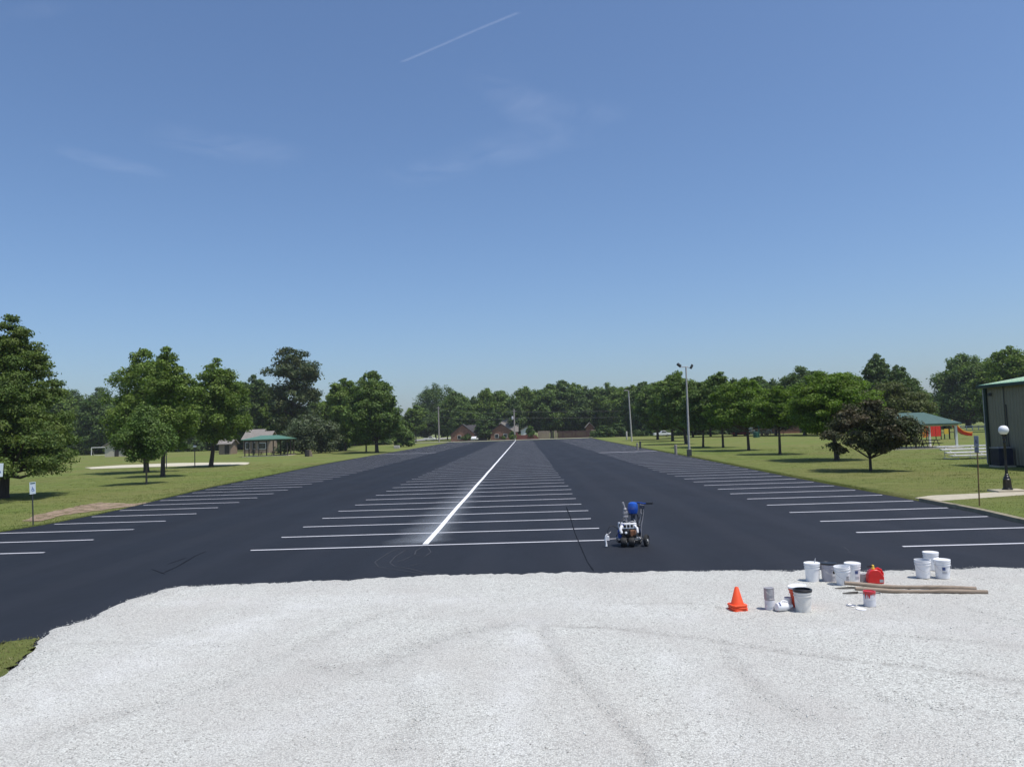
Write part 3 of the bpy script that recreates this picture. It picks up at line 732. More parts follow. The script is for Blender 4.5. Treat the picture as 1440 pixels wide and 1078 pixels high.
# right lawn: honey locusts in rows, plum, oaks
T('locust_tree', 'bright green locust with a stout trunk, left of the dark plum tree', 'tree', 1177, 647, 521, 142, 606, 'locust', 201, 'layered', 95, 20000, .3, flat=.38, blob=(.16, .28), forks=18, tr=.19, ushift=-6, inner=.14)
T('locust_tree', 'locust on a slim trunk, second left of the dark plum tree', 'tree', 1097, 638.6, 543, 90, 600, 'locust', 202, 'layered', 60, 10000, .34, flat=.4, blob=(.18, .3), forks=14, tr=.13, ushift=2)
T('locust_tree', 'locust on a dark straight trunk in front of the red car', 'tree', 1053, 633, 531, 98, 600, 'locust', 203, 'layered', 60, 11000, .4, flat=.42, blob=(.18, .3), forks=14, tr=.16, ushift=-2)
T('locust_tree', 'pointed locust on a pale thin trunk, two left of the red car', 'tree', 1017, 629, 523, 76, 601, 'oak', 204, 'maple', 55, 10000, .5, flat=.5, forks=12, tr=.15)
T('locust_tree', 'leafy tree just right of the twin floodlight pole', 'tree', 989, 628.5, 538, 68, 603, 'oak', 205, 'round', 50, 8500, .5, flat=.5, forks=12, tr=.15)
T('locust_tree', 'tall domed tree directly behind the twin floodlight pole', 'tree', 965, 624, 522, 76, 603, 'oak', 206, 'round', 60, 10000, .6, flat=.6, forks=12, tr=.28, ushift=-8)
T('broadleaf_tree', 'broad tree left of the twin floodlight pole', 'tree', 946, 620, 530, 72, 602, 'maple', 207, 'round', 50, 8500, .7, flat=.5, forks=12, tr=.3)
T('broadleaf_tree', 'shaded tree between the two light poles', 'tree', 925, 618, 536, 70, 603, 'oak', 208, 'round', 50, 8500, .75, flat=.55, forks=12, tr=.3)
T('plum_tree', 'low spreading dark purple plum tree on a forked trunk', 'tree', 1224.5, 662, 562, 122, 634, 'plum', 209, 'umbrella', 62, 9500, .19, flat=.5, blob=(.15, .3), forks=30, tr=.085, ushift=4, inner=.04, fork_low=True)
T('locust_tree', 'olive locust spreading behind the teal roofed picnic shelter', 'tree', 1252, 622, 536, 100, 600, 'olive', 210, 'layered', 70, 12000, .5, flat=.45, forks=14, tr=.3)
T('broadleaf_tree', 'tall dark spire of a tree rising behind the plum tree', 'tree', 1239, 610, 497, 56, 590, 'dark', 211, 'maple', 80, 11000, .85, tr=.4)
T('broadleaf_tree', 'dark tree at the right shoulder of the tall spire', 'tree', 1266, 610, 512, 58, 592, 'dark', 212, 'maple', 75, 8000, .85, tr=.4)
T('oak_tree', 'big broad oak with a dark trunk standing left of the metal building', 'tree', 1362, 601, 497, 104, 585, 'oak', 213, 'round', 80, 15000, .75, tr=.8, blob=(.18, .3), forks=16)
T('broadleaf_tree', 'sunlit tree showing over the roof of the metal building', 'tree', 1428, 606, 485, 84, 585, 'maple', 214, 'round', 70, 12000, .6, tr=.4)
T('broadleaf_tree', 'rounded tree between the big oak and the metal building', 'tree', 1396, 604, 512, 60, 586, 'maple', 218, 'round', 50, 8000, .65, tr=.4)
T('pine_tree', 'wide flat topped dark pine behind the locusts', 'tree', 1132, 612, 514, 86, 590, 'dark', 215, 'round', 60, 10000, .8, flat=.5, blob=(.2, .34), tr=.4)
T('broadleaf_tree', 'hazy low tree filling the gap left of the big oak', 'tree', 1308, 600, 553, 50, 592, 'olive', 216, 'round', 40, 5000, .9, tr=.3)
T('broadleaf_tree', 'green tree behind and left of the tall spire', 'tree', 1196, 612, 524, 58, 594, 'maple', 217, 'round', 50, 8000, .8, tr=.4)
T('dark_conifer', 'very dark conifer in front of the dark garage', 'tree', 681, 619.13, 583, 30, 616, 'dark', 220, 'bush', 40, 4000, .5, tr=.3)
T('dark_conifer', 'dark leafy tree between the dark garage and the brown house with the tall roof', 'tree', 695, 618.6, 577, 24, 613, 'dark', 221, 'round', 40, 4000, .5, tr=.3)
T('shrub', 'rounded green bush against the brick gable left of the dark garage', 'shrub', 656, 620.04, 605, 17, 618, 'oak', 222, 'bush', 24, 1600, .45, tr=.15, forks=3)
T('shrub', 'dark green bush under the windows of the brown house with the tall roof', 'shrub', 708, 618.39, 608, 12, 617.6, 'oak', 223, 'bush', 24, 1400, .45, tr=.15, forks=3)
T('shrub', 'green bush at the foot of the transformer pole', 'shrub', 721, 618.13, 606, 10, 617.3, 'maple', 224, 'bush', 24, 1400, .45, tr=.15, forks=3)
T('shrub', 'round pale bush in front of the white garage at the far end', 'shrub', 746, 617.27, 598, 15, 615.5, 'light', 219, 'bush', 24, 1500, .45, tr=.15, forks=3)

# far treeline: a handful of crowns, copied and turned
protos = []
for i, (mat, prof, sd_) in enumerate([('dark', 'round', 301), ('dark', 'maple', 302), ('oak', 'round', 303), ('dark', 'tall', 304), ('maple', 'round', 305), ('oak', 'layered', 306)]):
    protos.append(make_tree('treeline_tree', 'dark green broadleaf tree in the far treeline behind the lot', 'tree', (0, 0, 0), mat, 'bark', 'far treeline', seed=sd_, Ht=18, z0=2.2, Rad=7.2, prof=prof, nb=70, nl=7500, ls=.62, blob=(.2, .34), flat=.7, leaves=None, tr=.35))
FAR = [(556, 574, 300), (572, 585, 310), (640, 552, 310), (653, 566, 292), (668, 558, 300), (688, 547, 300), (708, 551, 305), (724, 556, 298), (742, 545, 305), (760, 550, 312), (776, 542, 300), (792, 537, 300), (810, 540, 306), (826, 543, 298),
       (842, 546, 304), (858, 540, 296), (876, 546, 290), (893, 543, 270), (910, 539, 262), (934, 538, 268), (978, 548, 255), (1004, 545, 250), (1034, 538, 250), (1064, 537, 250), (1085, 540, 248), (1110, 532, 245), (1155, 524, 235), (1176, 530, 230), (1216, 540, 222), (1290, 545, 215),
       (1330, 560, 225), (1344, 548, 230), (16, 548, 245), (50, 552, 250), (76, 545, 250), (110, 556, 255), (165, 560, 250), (250, 556, 250), (318, 548, 240), (340, 542, 235), (376, 545, 230), (448, 560, 230), (472, 560, 240), (500, 566, 240), (545, 566, 260),
       (-40, 540, 140), (-110, 530, 150), (1475, 530, 120), (1510, 520, 130),
       (975, 538, 200), (1000, 536, 205), (1036, 534, 195), (1072, 532, 200), (1092, 533, 190), (1150, 528, 190), (1160, 534, 170), (1205, 532, 190), (1222, 545, 180), (1284, 540, 190), (130, 556, 225), (185, 552, 230), (345, 540, 205), (380, 548, 205), (480, 545, 210), (600, 575, 330), (630, 572, 336), (660, 574, 340), (700, 568, 336), (732, 566, 338), (770, 562, 336), (805, 560, 338), (835, 562, 334), (868, 560, 330), (900, 562, 315), (950, 560, 300), (990, 562, 290), (1020, 560, 282), (1050, 558, 280), (1095, 560, 275), (1140, 556, 270), (1185, 555, 262), (1230, 556, 255), (1270, 560, 250), (1310, 566, 262),
       (30, 590, 270), (90, 588, 270), (150, 590, 275), (205, 588, 270), (270, 585, 265), (330, 585, 255), (390, 588, 250), (440, 590, 250), (480, 590, 255), (520, 592, 265), (560, 592, 280),
       (1400, 560, 240), (1440, 555, 235), (1365, 570, 260)]
used = set()
r3 = random.Random(99)
for j, (u, vt, Y) in enumerate(FAR):
    k = r3.randrange(6); p0 = protos[k]
    p = at_y(u, Y, 0); p.z = LAWN_L if u < 720 else LAWN_R
    dist = p.dot(_fwd); vb = horizon(u) + CAM_H * F_PX / dist
    H = (vb - vt) * dist / F_PX * 1.02; s = H / 18; w = s * r3.uniform(.8, 1.15)
    if H < 9: w = s * 1.5
    if k in used: dup(p0, p, r3.uniform(0, 6.28), scale=(w, w, s))
    else:
        p0.location = p; p0.rotation_euler.z = r3.uniform(0, 6.28); p0.scale = (w, w, s); used.add(k)
# low bushes along the foot of the far treeline
bp = make_tree('hedge_bush', 'low dark bush at the foot of the far treeline', 'shrub', (0, 0, 0), 'dark', 'bark', 'bushes below the treeline', seed=320, Ht=3, z0=.1, Rad=2.6, prof='bush', nb=26, nl=1800, ls=.4, leaves=None, tr=.08, forks=3)
bl = [(u, r3.uniform(-6, 6), r3.uniform(.7, 1.5)) for u in list(range(20, 560, 26)) + list(range(848, 1330, 22))]
first = True
for u, dy, s in bl:
    if u in (20, 46): continue
    Y = 236 + 14 * min(1, max(0, (u - 300) / 250)) if u < 720 else 262 - 60 * min(1, max(0, (u - 850) / 450))
    p = at_y(u, Y + dy, LAWN_L if u < 720 else LAWN_R)
    if first: bp.location = p; bp.scale = (s * 1.3, s * 1.3, s); first = False
    else: dup(bp, p, r3.uniform(0, 6), scale=(s * 1.3, s * 1.3, s))
# ------------------------------------------------------------------ things on the gravel
GZ = .045
def gpt(u, v): return at(u, v, GZ)
def back(p, d):
    k = (p.y + d) / p.y; return Vector((p.x * k, p.y * k, p.z))
def shell_prof(rb, rt, h, wall=.004, ribs=True, open_=True, fill=None):
    def rad(z): return rb + (rt - rb) * z / h
    pr = [(rb * .9, 0), (rb, .006)]
    if ribs:
        pr += [(rad(h * .70), h * .70), (rad(h * .72) + .009, h * .712), (rad(h * .76) + .009, h * .755), (rad(h * .78), h * .77),
               (rad(h * .84), h * .84), (rad(h * .87) + .011, h * .85), (rad(h * .9) + .011, h * .895), (rad(h * .91), h * .91), (rad(h) + .002, h * .965), (rt + .007, h * .97)]
    pr += [(rt + .007, h), (rt - wall, h)]
    if open_: pr += [(rad(h * .5) - wall, h * .5), (rb - wall, .012), (0, .012)]
    return pr
def bail(mb, r, z, drop=.16, side=1):
    pts = []
    for k in range(13):
        t = PI * k / 12; pts.append((r * math.cos(t), -side * (r * .25 * math.sin(t) + .012) - r * .62 * math.sin(t) * side, z - drop * math.sin(t)))
    mb.tube(pts, .0028, 5)
def curved_label(mb, r0, r1, z0, z1, a0, a1, n=8, out=.0015):
    vs = []
    for k in range(n + 1):
        a = a0 + (a1 - a0) * k / n
        vs += [((r0 + out) * math.cos(a), (r0 + out) * math.sin(a), z0), ((r1 + out) * math.cos(a), (r1 + out) * math.sin(a), z1)]
    mb.add(vs, [(2 * k, 2 * k + 2, 2 * k + 3, 2 * k + 1) for k in range(n)])
def bucket(label, u, v, mat='white_plastic', h=.365, rb=.128, rt=.147, lid=None, rim=None, lab=None, stick=False, contents=None, rz=0, tilt=(0, 0), handle=True, fwd=.12, group='plastic pails on the gravel'):
    p = back(gpt(u, v), fwd)
    t = thing('pail', label, 'pail', p, rz, group); t.rotation_euler.x, t.rotation_euler.y = tilt
    mb = MB().lathe(shell_prof(rb, rt, h), 36); mb.build('pail_body', mat, t)
    def rad(z): return rb + (rt - rb) * z / h
    if lid: MB().lathe([(rt + .008, h - .022), (rt + .011, h - .02), (rt + .011, h + .008), (rt + .004, h + .011), (rt - .008, h + .009), (rt - .014, h + .003), (0, h + .003)], 36).build('lid', lid, t)
    if rim: MB().lathe([(rt + .008, h - .03), (rt + .012, h - .026), (rt + .012, h + .006), (rt + .002, h + .012), (rt - .016, h + .008), (rt - .018, h - .02), (rt - .01, h - .024)], 36).build('rim', rim, t)
    if contents: MB().lathe([(rad(h * .8) - .005, h * .8), (0, h * .8)], 30).build('paint_surface', contents, t)
    if handle:
        mb = MB(); bail(mb, rt + .01, h * .83); mb.build('bail_handle', 'steel', t)
    if lab:
        a0, a1, z0, z1, col = lab
        mb = MB(); curved_label(mb, rad(z0), rad(z1), z0, z1, a0, a1); lb = mb.build('label', 'paper', t)
        mb = MB(); am = a0 + (a1 - a0) * .08; curved_label(mb, rad(z1 - .075), rad(z1 - .015), z1 - .075, z1 - .015, am, a0 + (a1 - a0) * .6, out=.003); mb.build('print', col, lb)
        mb = MB()
        for q in range(3): curved_label(mb, rad(z0 + .014 + q * .018), rad(z0 + .02 + q * .018), z0 + .014 + q * .018, z0 + .02 + q * .018, am, a0 + (a1 - a0) * .9, out=.003)
        mb.build('small_print', 'print_grey', lb)
    if stick:
        MB().tube([(.03, .02, h * .2), (.055, .0, h + .005), (.075, -.01, h + .095)], .009, 8).build('stir_stick', 'hose', t)
    return t
A = PI * 1.5
bucket('white lidded pail with a stir stick poking out of its lid', 1143, 818.5, lid='white_plastic', stick=True, handle=False)
bucket('lilac grey pail with a black lid, second from the left in the back cluster', 1166, 818.5, 'grey_plastic', lid='black_plastic', lab=(A - .15, A + .75, .06, .24, 'black_plastic'), rz=.3)
bucket('open white pail leaning forward between the lilac pail and the blue labelled pail', 1186, 823.5, rb=.118, contents='white_plastic', lab=(A + .1, A + .95, .07, .2, 'print_grey'), tilt=(.04, -.05))
bucket('white pail with a blue printed label beside the small grey can', 1200, 819, lid='white_plastic', lab=(A - .15, A + .7, .06, .25, 'print_blue'), handle=False)
bucket('dirty white pail with a black rim next to the orange pail', 1130, 861.5, 'dirty_plastic', h=.37, rim='black_plastic', contents='dirty_plastic', handle=True)
bucket('orange pail with a white lid, hidden behind the black rimmed pail', 1125.5, 858, 'bucket_orange', h=.37, rb=.118, lid='white_plastic', handle=False, tilt=(0, -.10), fwd=.24)
bucket('white pail at the back of the trio, raised above its two neighbours', 1310, 803, lid='white_plastic', fwd=.2, handle=False)
bucket('plain white pail at the left of the trio, open topped', 1298.5, 813.5, contents='white_plastic')
bucket('white pail with a small blue label at the right of the trio', 1326, 814, lab=(A - .55, A + .25, .1, .25, 'print_blue'), lid='white_plastic')

def paint_can(label, p, r=.084, h=.19, body='tin', lid=True, lab=None, drips=False, rim_mat='tin', name='paint_can', rz=0, group='metal paint cans', handle=True):
    t = thing(name, label, 'paint can', p, rz, group)
    MB().lathe([(r * .97, 0), (r + .003, .001), (r + .003, .008), (r, .011), (r, h - .01), (r + .003, h - .007), (r + .003, h - .001), (r * .97, h), (r * .9, h - .004), (r * .88, h - .012)], 32).build('can_body', body, t)
    if lid: MB().lathe([(r * .9, h - .012), (r * .88, h - .003), (r * .84, h - .003), (r * .82, h - .008), (0, h - .008)], 32).build('lid', rim_mat, t)
    if lab:
        mb = MB(); mb.lathe([(r + .0016, h * lab[0]), (r + .0016, h * lab[1])], 32); mb.f = mb.f[:-2]; mb.build('label', lab[2], t)
    if handle:
        mb = MB(); bail(mb, r + .004, h * .8, .09); mb.build('bail_handle', 'steel', t)
    if drips:
        MB().lathe([(r + .004, h - .03), (r + .006, h - .012), (r + .006, h + .001), (r * .95, h + .004), (r * .86, h + .001), (r * .84, h - .01)], 32).build('paint_rim', 'red_paint', t)
        mb = MB(); rr = random.Random(4); n_ = 56; vs = []
        for k in range(n_):
            a = 2 * PI * k / n_; L = .012 + (.12 * rr.random() ** 2.2 if 2.6 < a < 6.2 else .02 * rr.random())
            vs += [((r + .0045) * math.cos(a), (r + .0045) * math.sin(a), h - .012), ((r + .004) * math.cos(a), (r + .004) * math.sin(a), h - .012 - L)]
        mb.add(vs, [(2 * k, 2 * k + 1, (2 * k + 3) % (2 * n_), (2 * k + 2) % (2 * n_)) for k in range(n_)])
        mb.build('drips', 'red_paint', t)
    return t
p = back(gpt(1083, 858.5), .08)
paint_can('white labelled paint can at the bottom of the stack beside the jug', p, lab=(.08, .9, 'paper'))
paint_can('bare grey paint can on top of the white labelled can', p + Vector((-.006, 0, .19)), lab=(.1, .92, 'tin'), rz=.5)
p = back(gpt(1109, 857), .2)
paint_can('short white paint can with a grey lid tucked behind the fallen jug', p, r=.068, h=.17, body='white_plastic', rim_mat='tin', handle=False)
p = back(gpt(1223.5, 853.5), .08)
paint_can('paint can with a red dripping rim standing in front of the poles', p, r=.098, h=.265, lab=(.05, .78, 'paper'), drips=True, lid=False)
p = back(gpt(1214, 818.5), .1)
paint_can('small grey can between the blue labelled pail and the red fuel can', p, r=.072, h=.155, body='tin', handle=False)
for lbl, u, v in (('thin can lid lying flat on the gravel, further from the red can', 1197, 852), ('white can lid lying flat on the gravel just left of the red can', 1211, 857)):
    p = gpt(u, v)
    o = MB().lathe([(.078, 0), (.084, .004), (.084, .012), (.078, .016), (.072, .009), (.066, .006), (0, .006)], 28).build('can_lid', 'white_plastic' if 'white' in lbl else 'steel', None, p + Vector((0, 0, .006)))
    o.rotation_euler = (.03, .04, 0); tag(o, lbl, 'can lid', 'can lids on the gravel')

# fallen jug
p = back(gpt(1102, 860), .06)
t = thing('plastic_jug', 'white plastic jug lying on its side in front of the paint cans', 'jug', p + Vector((0, 0, .078)), R(12))
mt = Matrix.Rotation(R(90), 4, 'Y') @ Matrix.Rotation(.0, 4, 'Z')
jb = MB().lathe([(0, -.135), (.05, -.135), (.068, -.128), (.076, -.11), (.078, -.05), (.077, .02), (.07, .065), (.05, .1), (.03, .122), (.022, .13), (.022, .15)], 28, mt=mt)
for i, q in enumerate(jb.v): jb.v[i] = (q[0], q[1], q[2] * .96 - .006 * max(0, q[0]) / .13)
jb.build('jug_body', 'white_plastic', t)
MB().lathe([(.026, .142), (.026, .168), (.022, .172), (0, .172)], 20, mt=mt).build('cap', 'white_plastic', t)
MB().tube([(.095, 0, .045), (.075, 0, .078), (.03, 0, .096), (-.02, 0, .094), (-.045, 0, .07)], .013, 8).build('handle', 'white_plastic', t)
mb = MB(); curved_label(mb, .0785, .0785, -.105, -.075, 0, .9, out=.001)
mb.v = [tuple(Matrix.Rotation(R(90), 3, 'Y') @ (Matrix.Rotation(PI * .72 + 1.1, 3, 'Z') @ Vector(q))) for q in mb.v]
mb.build('label', 'print_blue', t)

# nested traffic cones
def cone(label, p, rz):
    t = thing('traffic_cone', label, 'traffic cone', p, rz, 'nested traffic cones')
    MB().lathe([(.118, .02), (.11, .034), (.032, .315), (.024, .322), (.018, .322), (.024, .31), (.1, .03)], 32).build('cone_body', 'orange', t)
    k = .14; c = .035
    pts = [(-k + c, -k), (k - c, -k), (k, -k + c), (k, k - c), (k - c, k), (-k + c, k), (-k, k - c), (-k, -k + c)]
    MB().prism(pts, 'z', 0, .03).build('base', 'orange', t, bevel=.006)
p = back(gpt(1037.5, 860), .13)
cone('lowest orange traffic cone of the nested stack, its base on the gravel', p, .25)
cone('middle orange traffic cone of the nested stack, only its base rim showing', p + Vector((.004, .002, .04)), .05)
cone('top orange traffic cone of the nested stack, its whole body showing', p + Vector((-.002, 0, .08)), .16)

# red fuel can
p = back(gpt(1231, 821), .11)
t = thing('fuel_can', 'red plastic fuel can with a yellow and black spout behind the poles', 'fuel can', p, R(-8))
mb = MB()
pr = [(-.15, .01), (-.135, 0), (.135, 0), (.15, .01), (.153, .13), (.12, .19), (.075, .255), (.03, .275), (-.06, .272), (-.1, .25), (-.15, .165)]
mb.prism(pr, 'y', -.085, .085); mb.build('can_body', 'red', t, bevel=.02)
MB().tube([(-.02, 0, .262), (.06, 0, .29), (.115, 0, .26), (.15, 0, .19), (.152, 0, .15)], [.022, .022, .022, .022, .02], 8).build('handle', 'red', t)
s_ = MB().lathe([(.034, 0), (.034, .035), (.027, .04), (.025, .085), (.018, .092)], 16, c=(-.03, 0, .265)).build('spout_collar', 'yellow', t)
MB().tube([(-.03, 0, .335), (-.08, 0, .335), (-.15, 0, .322)], [.022, .02, .014], 8).build('spout', 'black_plastic', t)
mb = MB(); mb.quad((.06, -.0875, .03), (.135, -.0875, .03), (.135, -.0875, .085), (.06, -.0875, .085)); mb.build('warning_label', 'sign_grey', t)

# two long poles
for lbl, (ua, va), (ub, vb), bow in (('longer weathered wooden pole, the one nearer the red dripping can', (1203, 833.5), (1388, 834), .05), ('weathered wooden pole lying behind the other one, nearer the fuel can', (1188, 826), (1372, 829), .06)):
    a, b = gpt(ua, va), gpt(ub, vb); path = []; rad = []
    for k in range(12):
        q = k / 11; pp = a.lerp(b, q); rr_ = .036 + .004 * math.sin(q * 9)
        path.append(Vector((pp.x, pp.y + .02 * math.sin(q * 4.2), GZ + .034 + bow * max(0, 1 - q / .35) ** 1.6 + .006 * math.sin(q * 11)))); rad.append(rr_)
    o = MB().tube(path, rad, 10).build('wooden_pole', 'pole_wood'); tag(o, lbl, 'pole', 'long poles on the gravel')

for lbl, (ua, va), (ub, vb) in (('thin dark stick poking out past the left end of the pole behind', (1174, 829), (1216, 828.6)), ('short dark stick poking out past the left end of the nearer pole', (1185, 836), (1207, 835))):
    a, b = gpt(ua, va), gpt(ub, vb); tag(MB().tube([(a.x, a.y, GZ + .03), ((a.x + b.x) / 2, a.y, GZ + .036), (b.x, b.y + .02, GZ + .03)], [.008, .018, .02], 8).build('dark_stick', 'dark_wood'), lbl, 'stick', 'dark sticks beside the poles')

# line striping machine
p = at(885, 768.5)
t = thing('line_striper', 'walk behind line striping machine with blue hopper parked on the asphalt', 'line striper', p + Vector((0, .22, 0)), R(4)); t.scale = (1.06, 1.06, 1.06)
mb = MB(); mb.box((.0, 0, .19), (.62, .09, .05)); mb.box((.02, -.13, .19), (.6, .04, .045)); mb.box((.02, .16, .19), (.6, .04, .045)); mb.box((-.26, 0, .19), (.05, .36, .04)); mb.box((.05, 0, .222), (.44, .36, .014))
mb.build('chassis', 'steel', t, bevel=.006)
def wheel(loc, r, w, ry=0):
    mt = Matrix.Rotation(ry, 4, 'Z') @ Matrix.Rotation(R(90), 4, 'X')
    o = MB().lathe([(r * .6, -w * .42), (r * .85, -w / 2), (r * .97, -w * .34), (r, 0), (r * .97, w * .34), (r * .85, w / 2), (r * .6, w * .42)], 26, mt=mt).build('wheel', 'rubber', t, loc)
    MB().lathe([(0, -w * .46), (r * .2, -w * .5), (r * .22, -w * .36), (r * .58, -w * .34), (r * .62, -w * .44), (r * .62, w * .44), (r * .58, w * .34), (r * .22, w * .36), (r * .2, w * .5), (0, w * .46)], 24, mt=mt).build('rim', 'white_paint', o)
wheel((.44, -.2, .155), .155, .085, R(58)); wheel((.36, .26, .155), .155, .085, R(58)); wheel((-.15, -.2, .125), .125, .15, R(76)); wheel((.05, -.22, .125), .125, .15, R(76))
mb = MB(); mb.box((-.04, .0, .13), (.5, .3, .07)); mb.box((.16, -.1, .12), (.16, .2, .1)); mb.build('underframe', 'black_iron', t, bevel=.01)
mb = MB(); mb.tube([(-.2, -.2, .125), (.14, -.24, .125)], .018, 8); mb.box((-.04, -.14, .2), (.3, .16, .04)); mb.build('caster_fork', 'black_iron', t)
MB().tube([(.36, .28, .155), (.45, -.22, .155)], .014, 8).build('axle', 'steel', t)
mb = MB(); mb.box((.0, .0, .34), (.38, .36, .24)); mb.lathe([(.09, 0), (.1, .01), (.1, .06), (.06, .075), (0, .075)], 20, c=(-.03, -.13, .33), mt=Matrix.Rotation(R(90), 4, 'X'))
for q in range(5): mb.box((.02, .02, .25 + q * .035), (.41, .38, .008))
mb.build('engine', 'black_iron', t, bevel=.008)
mb = MB(); mb.box((.0, .04, .52), (.44, .3, .15)); mb.tube([(-.16, -.08, .54), (-.21, -.13, .46), (-.2, -.18, .34)], .045, 8); mb.tube([(.16, -.08, .54), (.22, -.14, .46), (.22, -.18, .34)], .04, 8)
ec = mb.build('engine_cover', 'white_plastic', t, bevel=.03)
mb = MB()
for q in range(3): mb.box((-.09 + q * .09, -.112, .52), (.06, .006, .07))
mb.box((.0, .04, .6), (.2, .16, .02)); mb.build('vent_slots', 'black_iron', ec)
MB().box((-.15, -.112, .56), (.09, .006, .05)).build('decal', 'blue_paint', ec)
mb = MB(); mb.box((.08, -.2, .35), (.14, .09, .15), rz=.2); mb.tube([(.1, -.22, .3), (.15, -.25, .33), (.16, -.23, .42)], .03, 8); mb.build('exhaust', 'copper', t, bevel=.015)
MB().lathe([(.07, 0), (.075, .02), (.075, .19), (.05, .22), (0, .22)], 20, c=(-.2, -.05, .22)).build('pump_motor', 'blue_paint', t)
MB().lathe([(.028, 0), (.03, .01), (.03, .05), (.018, .055)], 16, c=(-.09, -.19, .36), mt=Matrix.Rotation(R(80), 4, 'X')).build('pressure_gauge', 'white_plastic', t)
mb = MB(); mb.tube([(-.02, .0, .55), (-.03, -.0, .72), (-.05, 0, .84)], .03, 10); mb.box((-.04, 0, .76), (.12, .09, .05)); mb.box((-.045, 0, .86), (.11, .09, .07)); mb.lathe([(.04, 0), (.05, .02), (.05, .06), (.03, .08)], 14, c=(-.05, 0, .9)); mb.tube([(-.05, 0, .95), (-.075, 0, 1.04), (-.105, 0, 1.13)], [.026, .026, .03], 10); mb.tube([(-.02, 0, .66), (-.08, -.02, .68), (-.12, -.03, .66)], .016, 8)
mb.build('pump', 'tin', t, bevel=.008)
mb = MB(); mb.lathe([(.05, -.17), (.115, -.12), (.135, -.03), (.135, .07), (.115, .13), (.06, .165), (0, .172)], 24, c=(.17, .05, .96)); mb.build('paint_hopper', 'blue_cover', t)
mb = MB(); mb.lathe([(.105, 0), (.125, .005), (.125, .03), (.1, .034)], 24, c=(.17, .05, .79)); mb.tube([(.17, .05, .8), (.16, .05, .68), (.12, .04, .58)], [.06, .05, .04], 10); mb.tube([(.29, .05, .8), (.3, .06, .7), (.28, .06, .55)], .015, 8)
mb.build('hopper_bracket', 'navy_metal', t)
mb = MB()
for yy_ in (-.02, .3):
    mb.tube([(.3 + (.04 if yy_ < 0 else 0), yy_ * .7, .2), (.36, yy_ * .8, .5), (.43, yy_, .85), (.43, yy_, 1.05)], .019, 8)
mb.tube([(.43, -.02, .8), (.43, .3, .8)], .014, 8); mb.build('handle_frame', 'tin', t)
MB().tube([(.24, .36, 1.06), (.36, .3, 1.08), (.43, .14, 1.08), (.46, -.02, 1.08), (.6, -.1, 1.09)], .02, 8).build('handlebar', 'blue_paint', t)
for a, b in (((.51, -.05, 1.088), (.66, -.135, 1.094)), ((.31, .33, 1.07), (.18, .39, 1.05))): MB().tube([a, b], .027, 10).build('grip', 'black_plastic', t)
mb = MB(); mb.box((.4, -.02, 1.0), (.13, .05, .1)); mb.build('control_box', 'navy_metal', t, bevel=.01)
mb = MB(); mb.tube([(-.26, -.06, .2), (-.45, -.09, .2), (-.62, -.1, .2)], .017, 8); mb.tube([(-.5, -.05, .2), (-.52, -.06, .33), (-.45, -.02, .38)], .008, 6); mb.build('gun_arm', 'tin', t)
mb = MB(); mb.tube([(-.56, -.13, .34), (-.6, -.13, .3), (-.62, -.13, .2), (-.6, -.14, .1), (-.605, -.15, .02)], [.02, .024, .026, .02, .03], 10); mb.box((-.57, -.12, .24), (.1, .05, .1)); mb.build('spray_gun', 'white_plastic', t, bevel=.01)
mb = MB(); pts = [(-.57, -.12, .3), (-.5, -.05, .5), (-.36, -.02, .52), (-.2, -.04, .4), (-.12, 0, .6), (-.02, 0, .68)]
cat_ = []
for i in range(len(pts) - 1):
    for k in range(4):
        q = k / 4; a = Vector(pts[max(i - 1, 0)]); b = Vector(pts[i]); c = Vector(pts[i + 1]); d = Vector(pts[min(i + 2, len(pts) - 1)])
        cat_.append(.5 * ((2 * b) + (c - a) * q + (2 * a - 5 * b + 4 * c - d) * q * q + (-a + 3 * b - 3 * c + d) * q ** 3))
mb.tube(cat_ + [Vector(pts[-1])], .009, 6); mb.build('hose', 'black_plastic', t)
for lst in ([(.43, -.02, 1.0), (.4, -.06, .8), (.33, -.12, .6), (.2, -.14, .5)], [(.43, .3, 1.0), (.36, .1, .72), (.25, -.05, .62)], [(-.2, -.05, .44), (-.24, -.12, .56), (-.16, -.1, .68), (-.06, -.02, .74)], [(-.3, -.08, .22), (-.34, -.2, .3), (-.26, -.22, .4), (-.18, -.15, .38)]):
    MB().tube(lst, .011, 6).build('cable', 'black_plastic', t)
MB().lathe([(.1, 0), (.11, .02), (.1, .04), (0, .045)], 18, c=(.27, -.1, .36), mt=Matrix.Rotation(R(90), 4, 'Y')).build('belt_guard', 'navy_metal', t)
mb = MB(); mb.box((.25, -.02, .46), (.1, .2, .14)); mb.build('fuel_tank', 'barrel', t, bevel=.02)
MB().tube([(.02, -.02, .6), (.1, -.09, .64), (.2, -.06, .62), (.17, .02, .7)], .012, 7).build('suction_hose', 'hose', t)

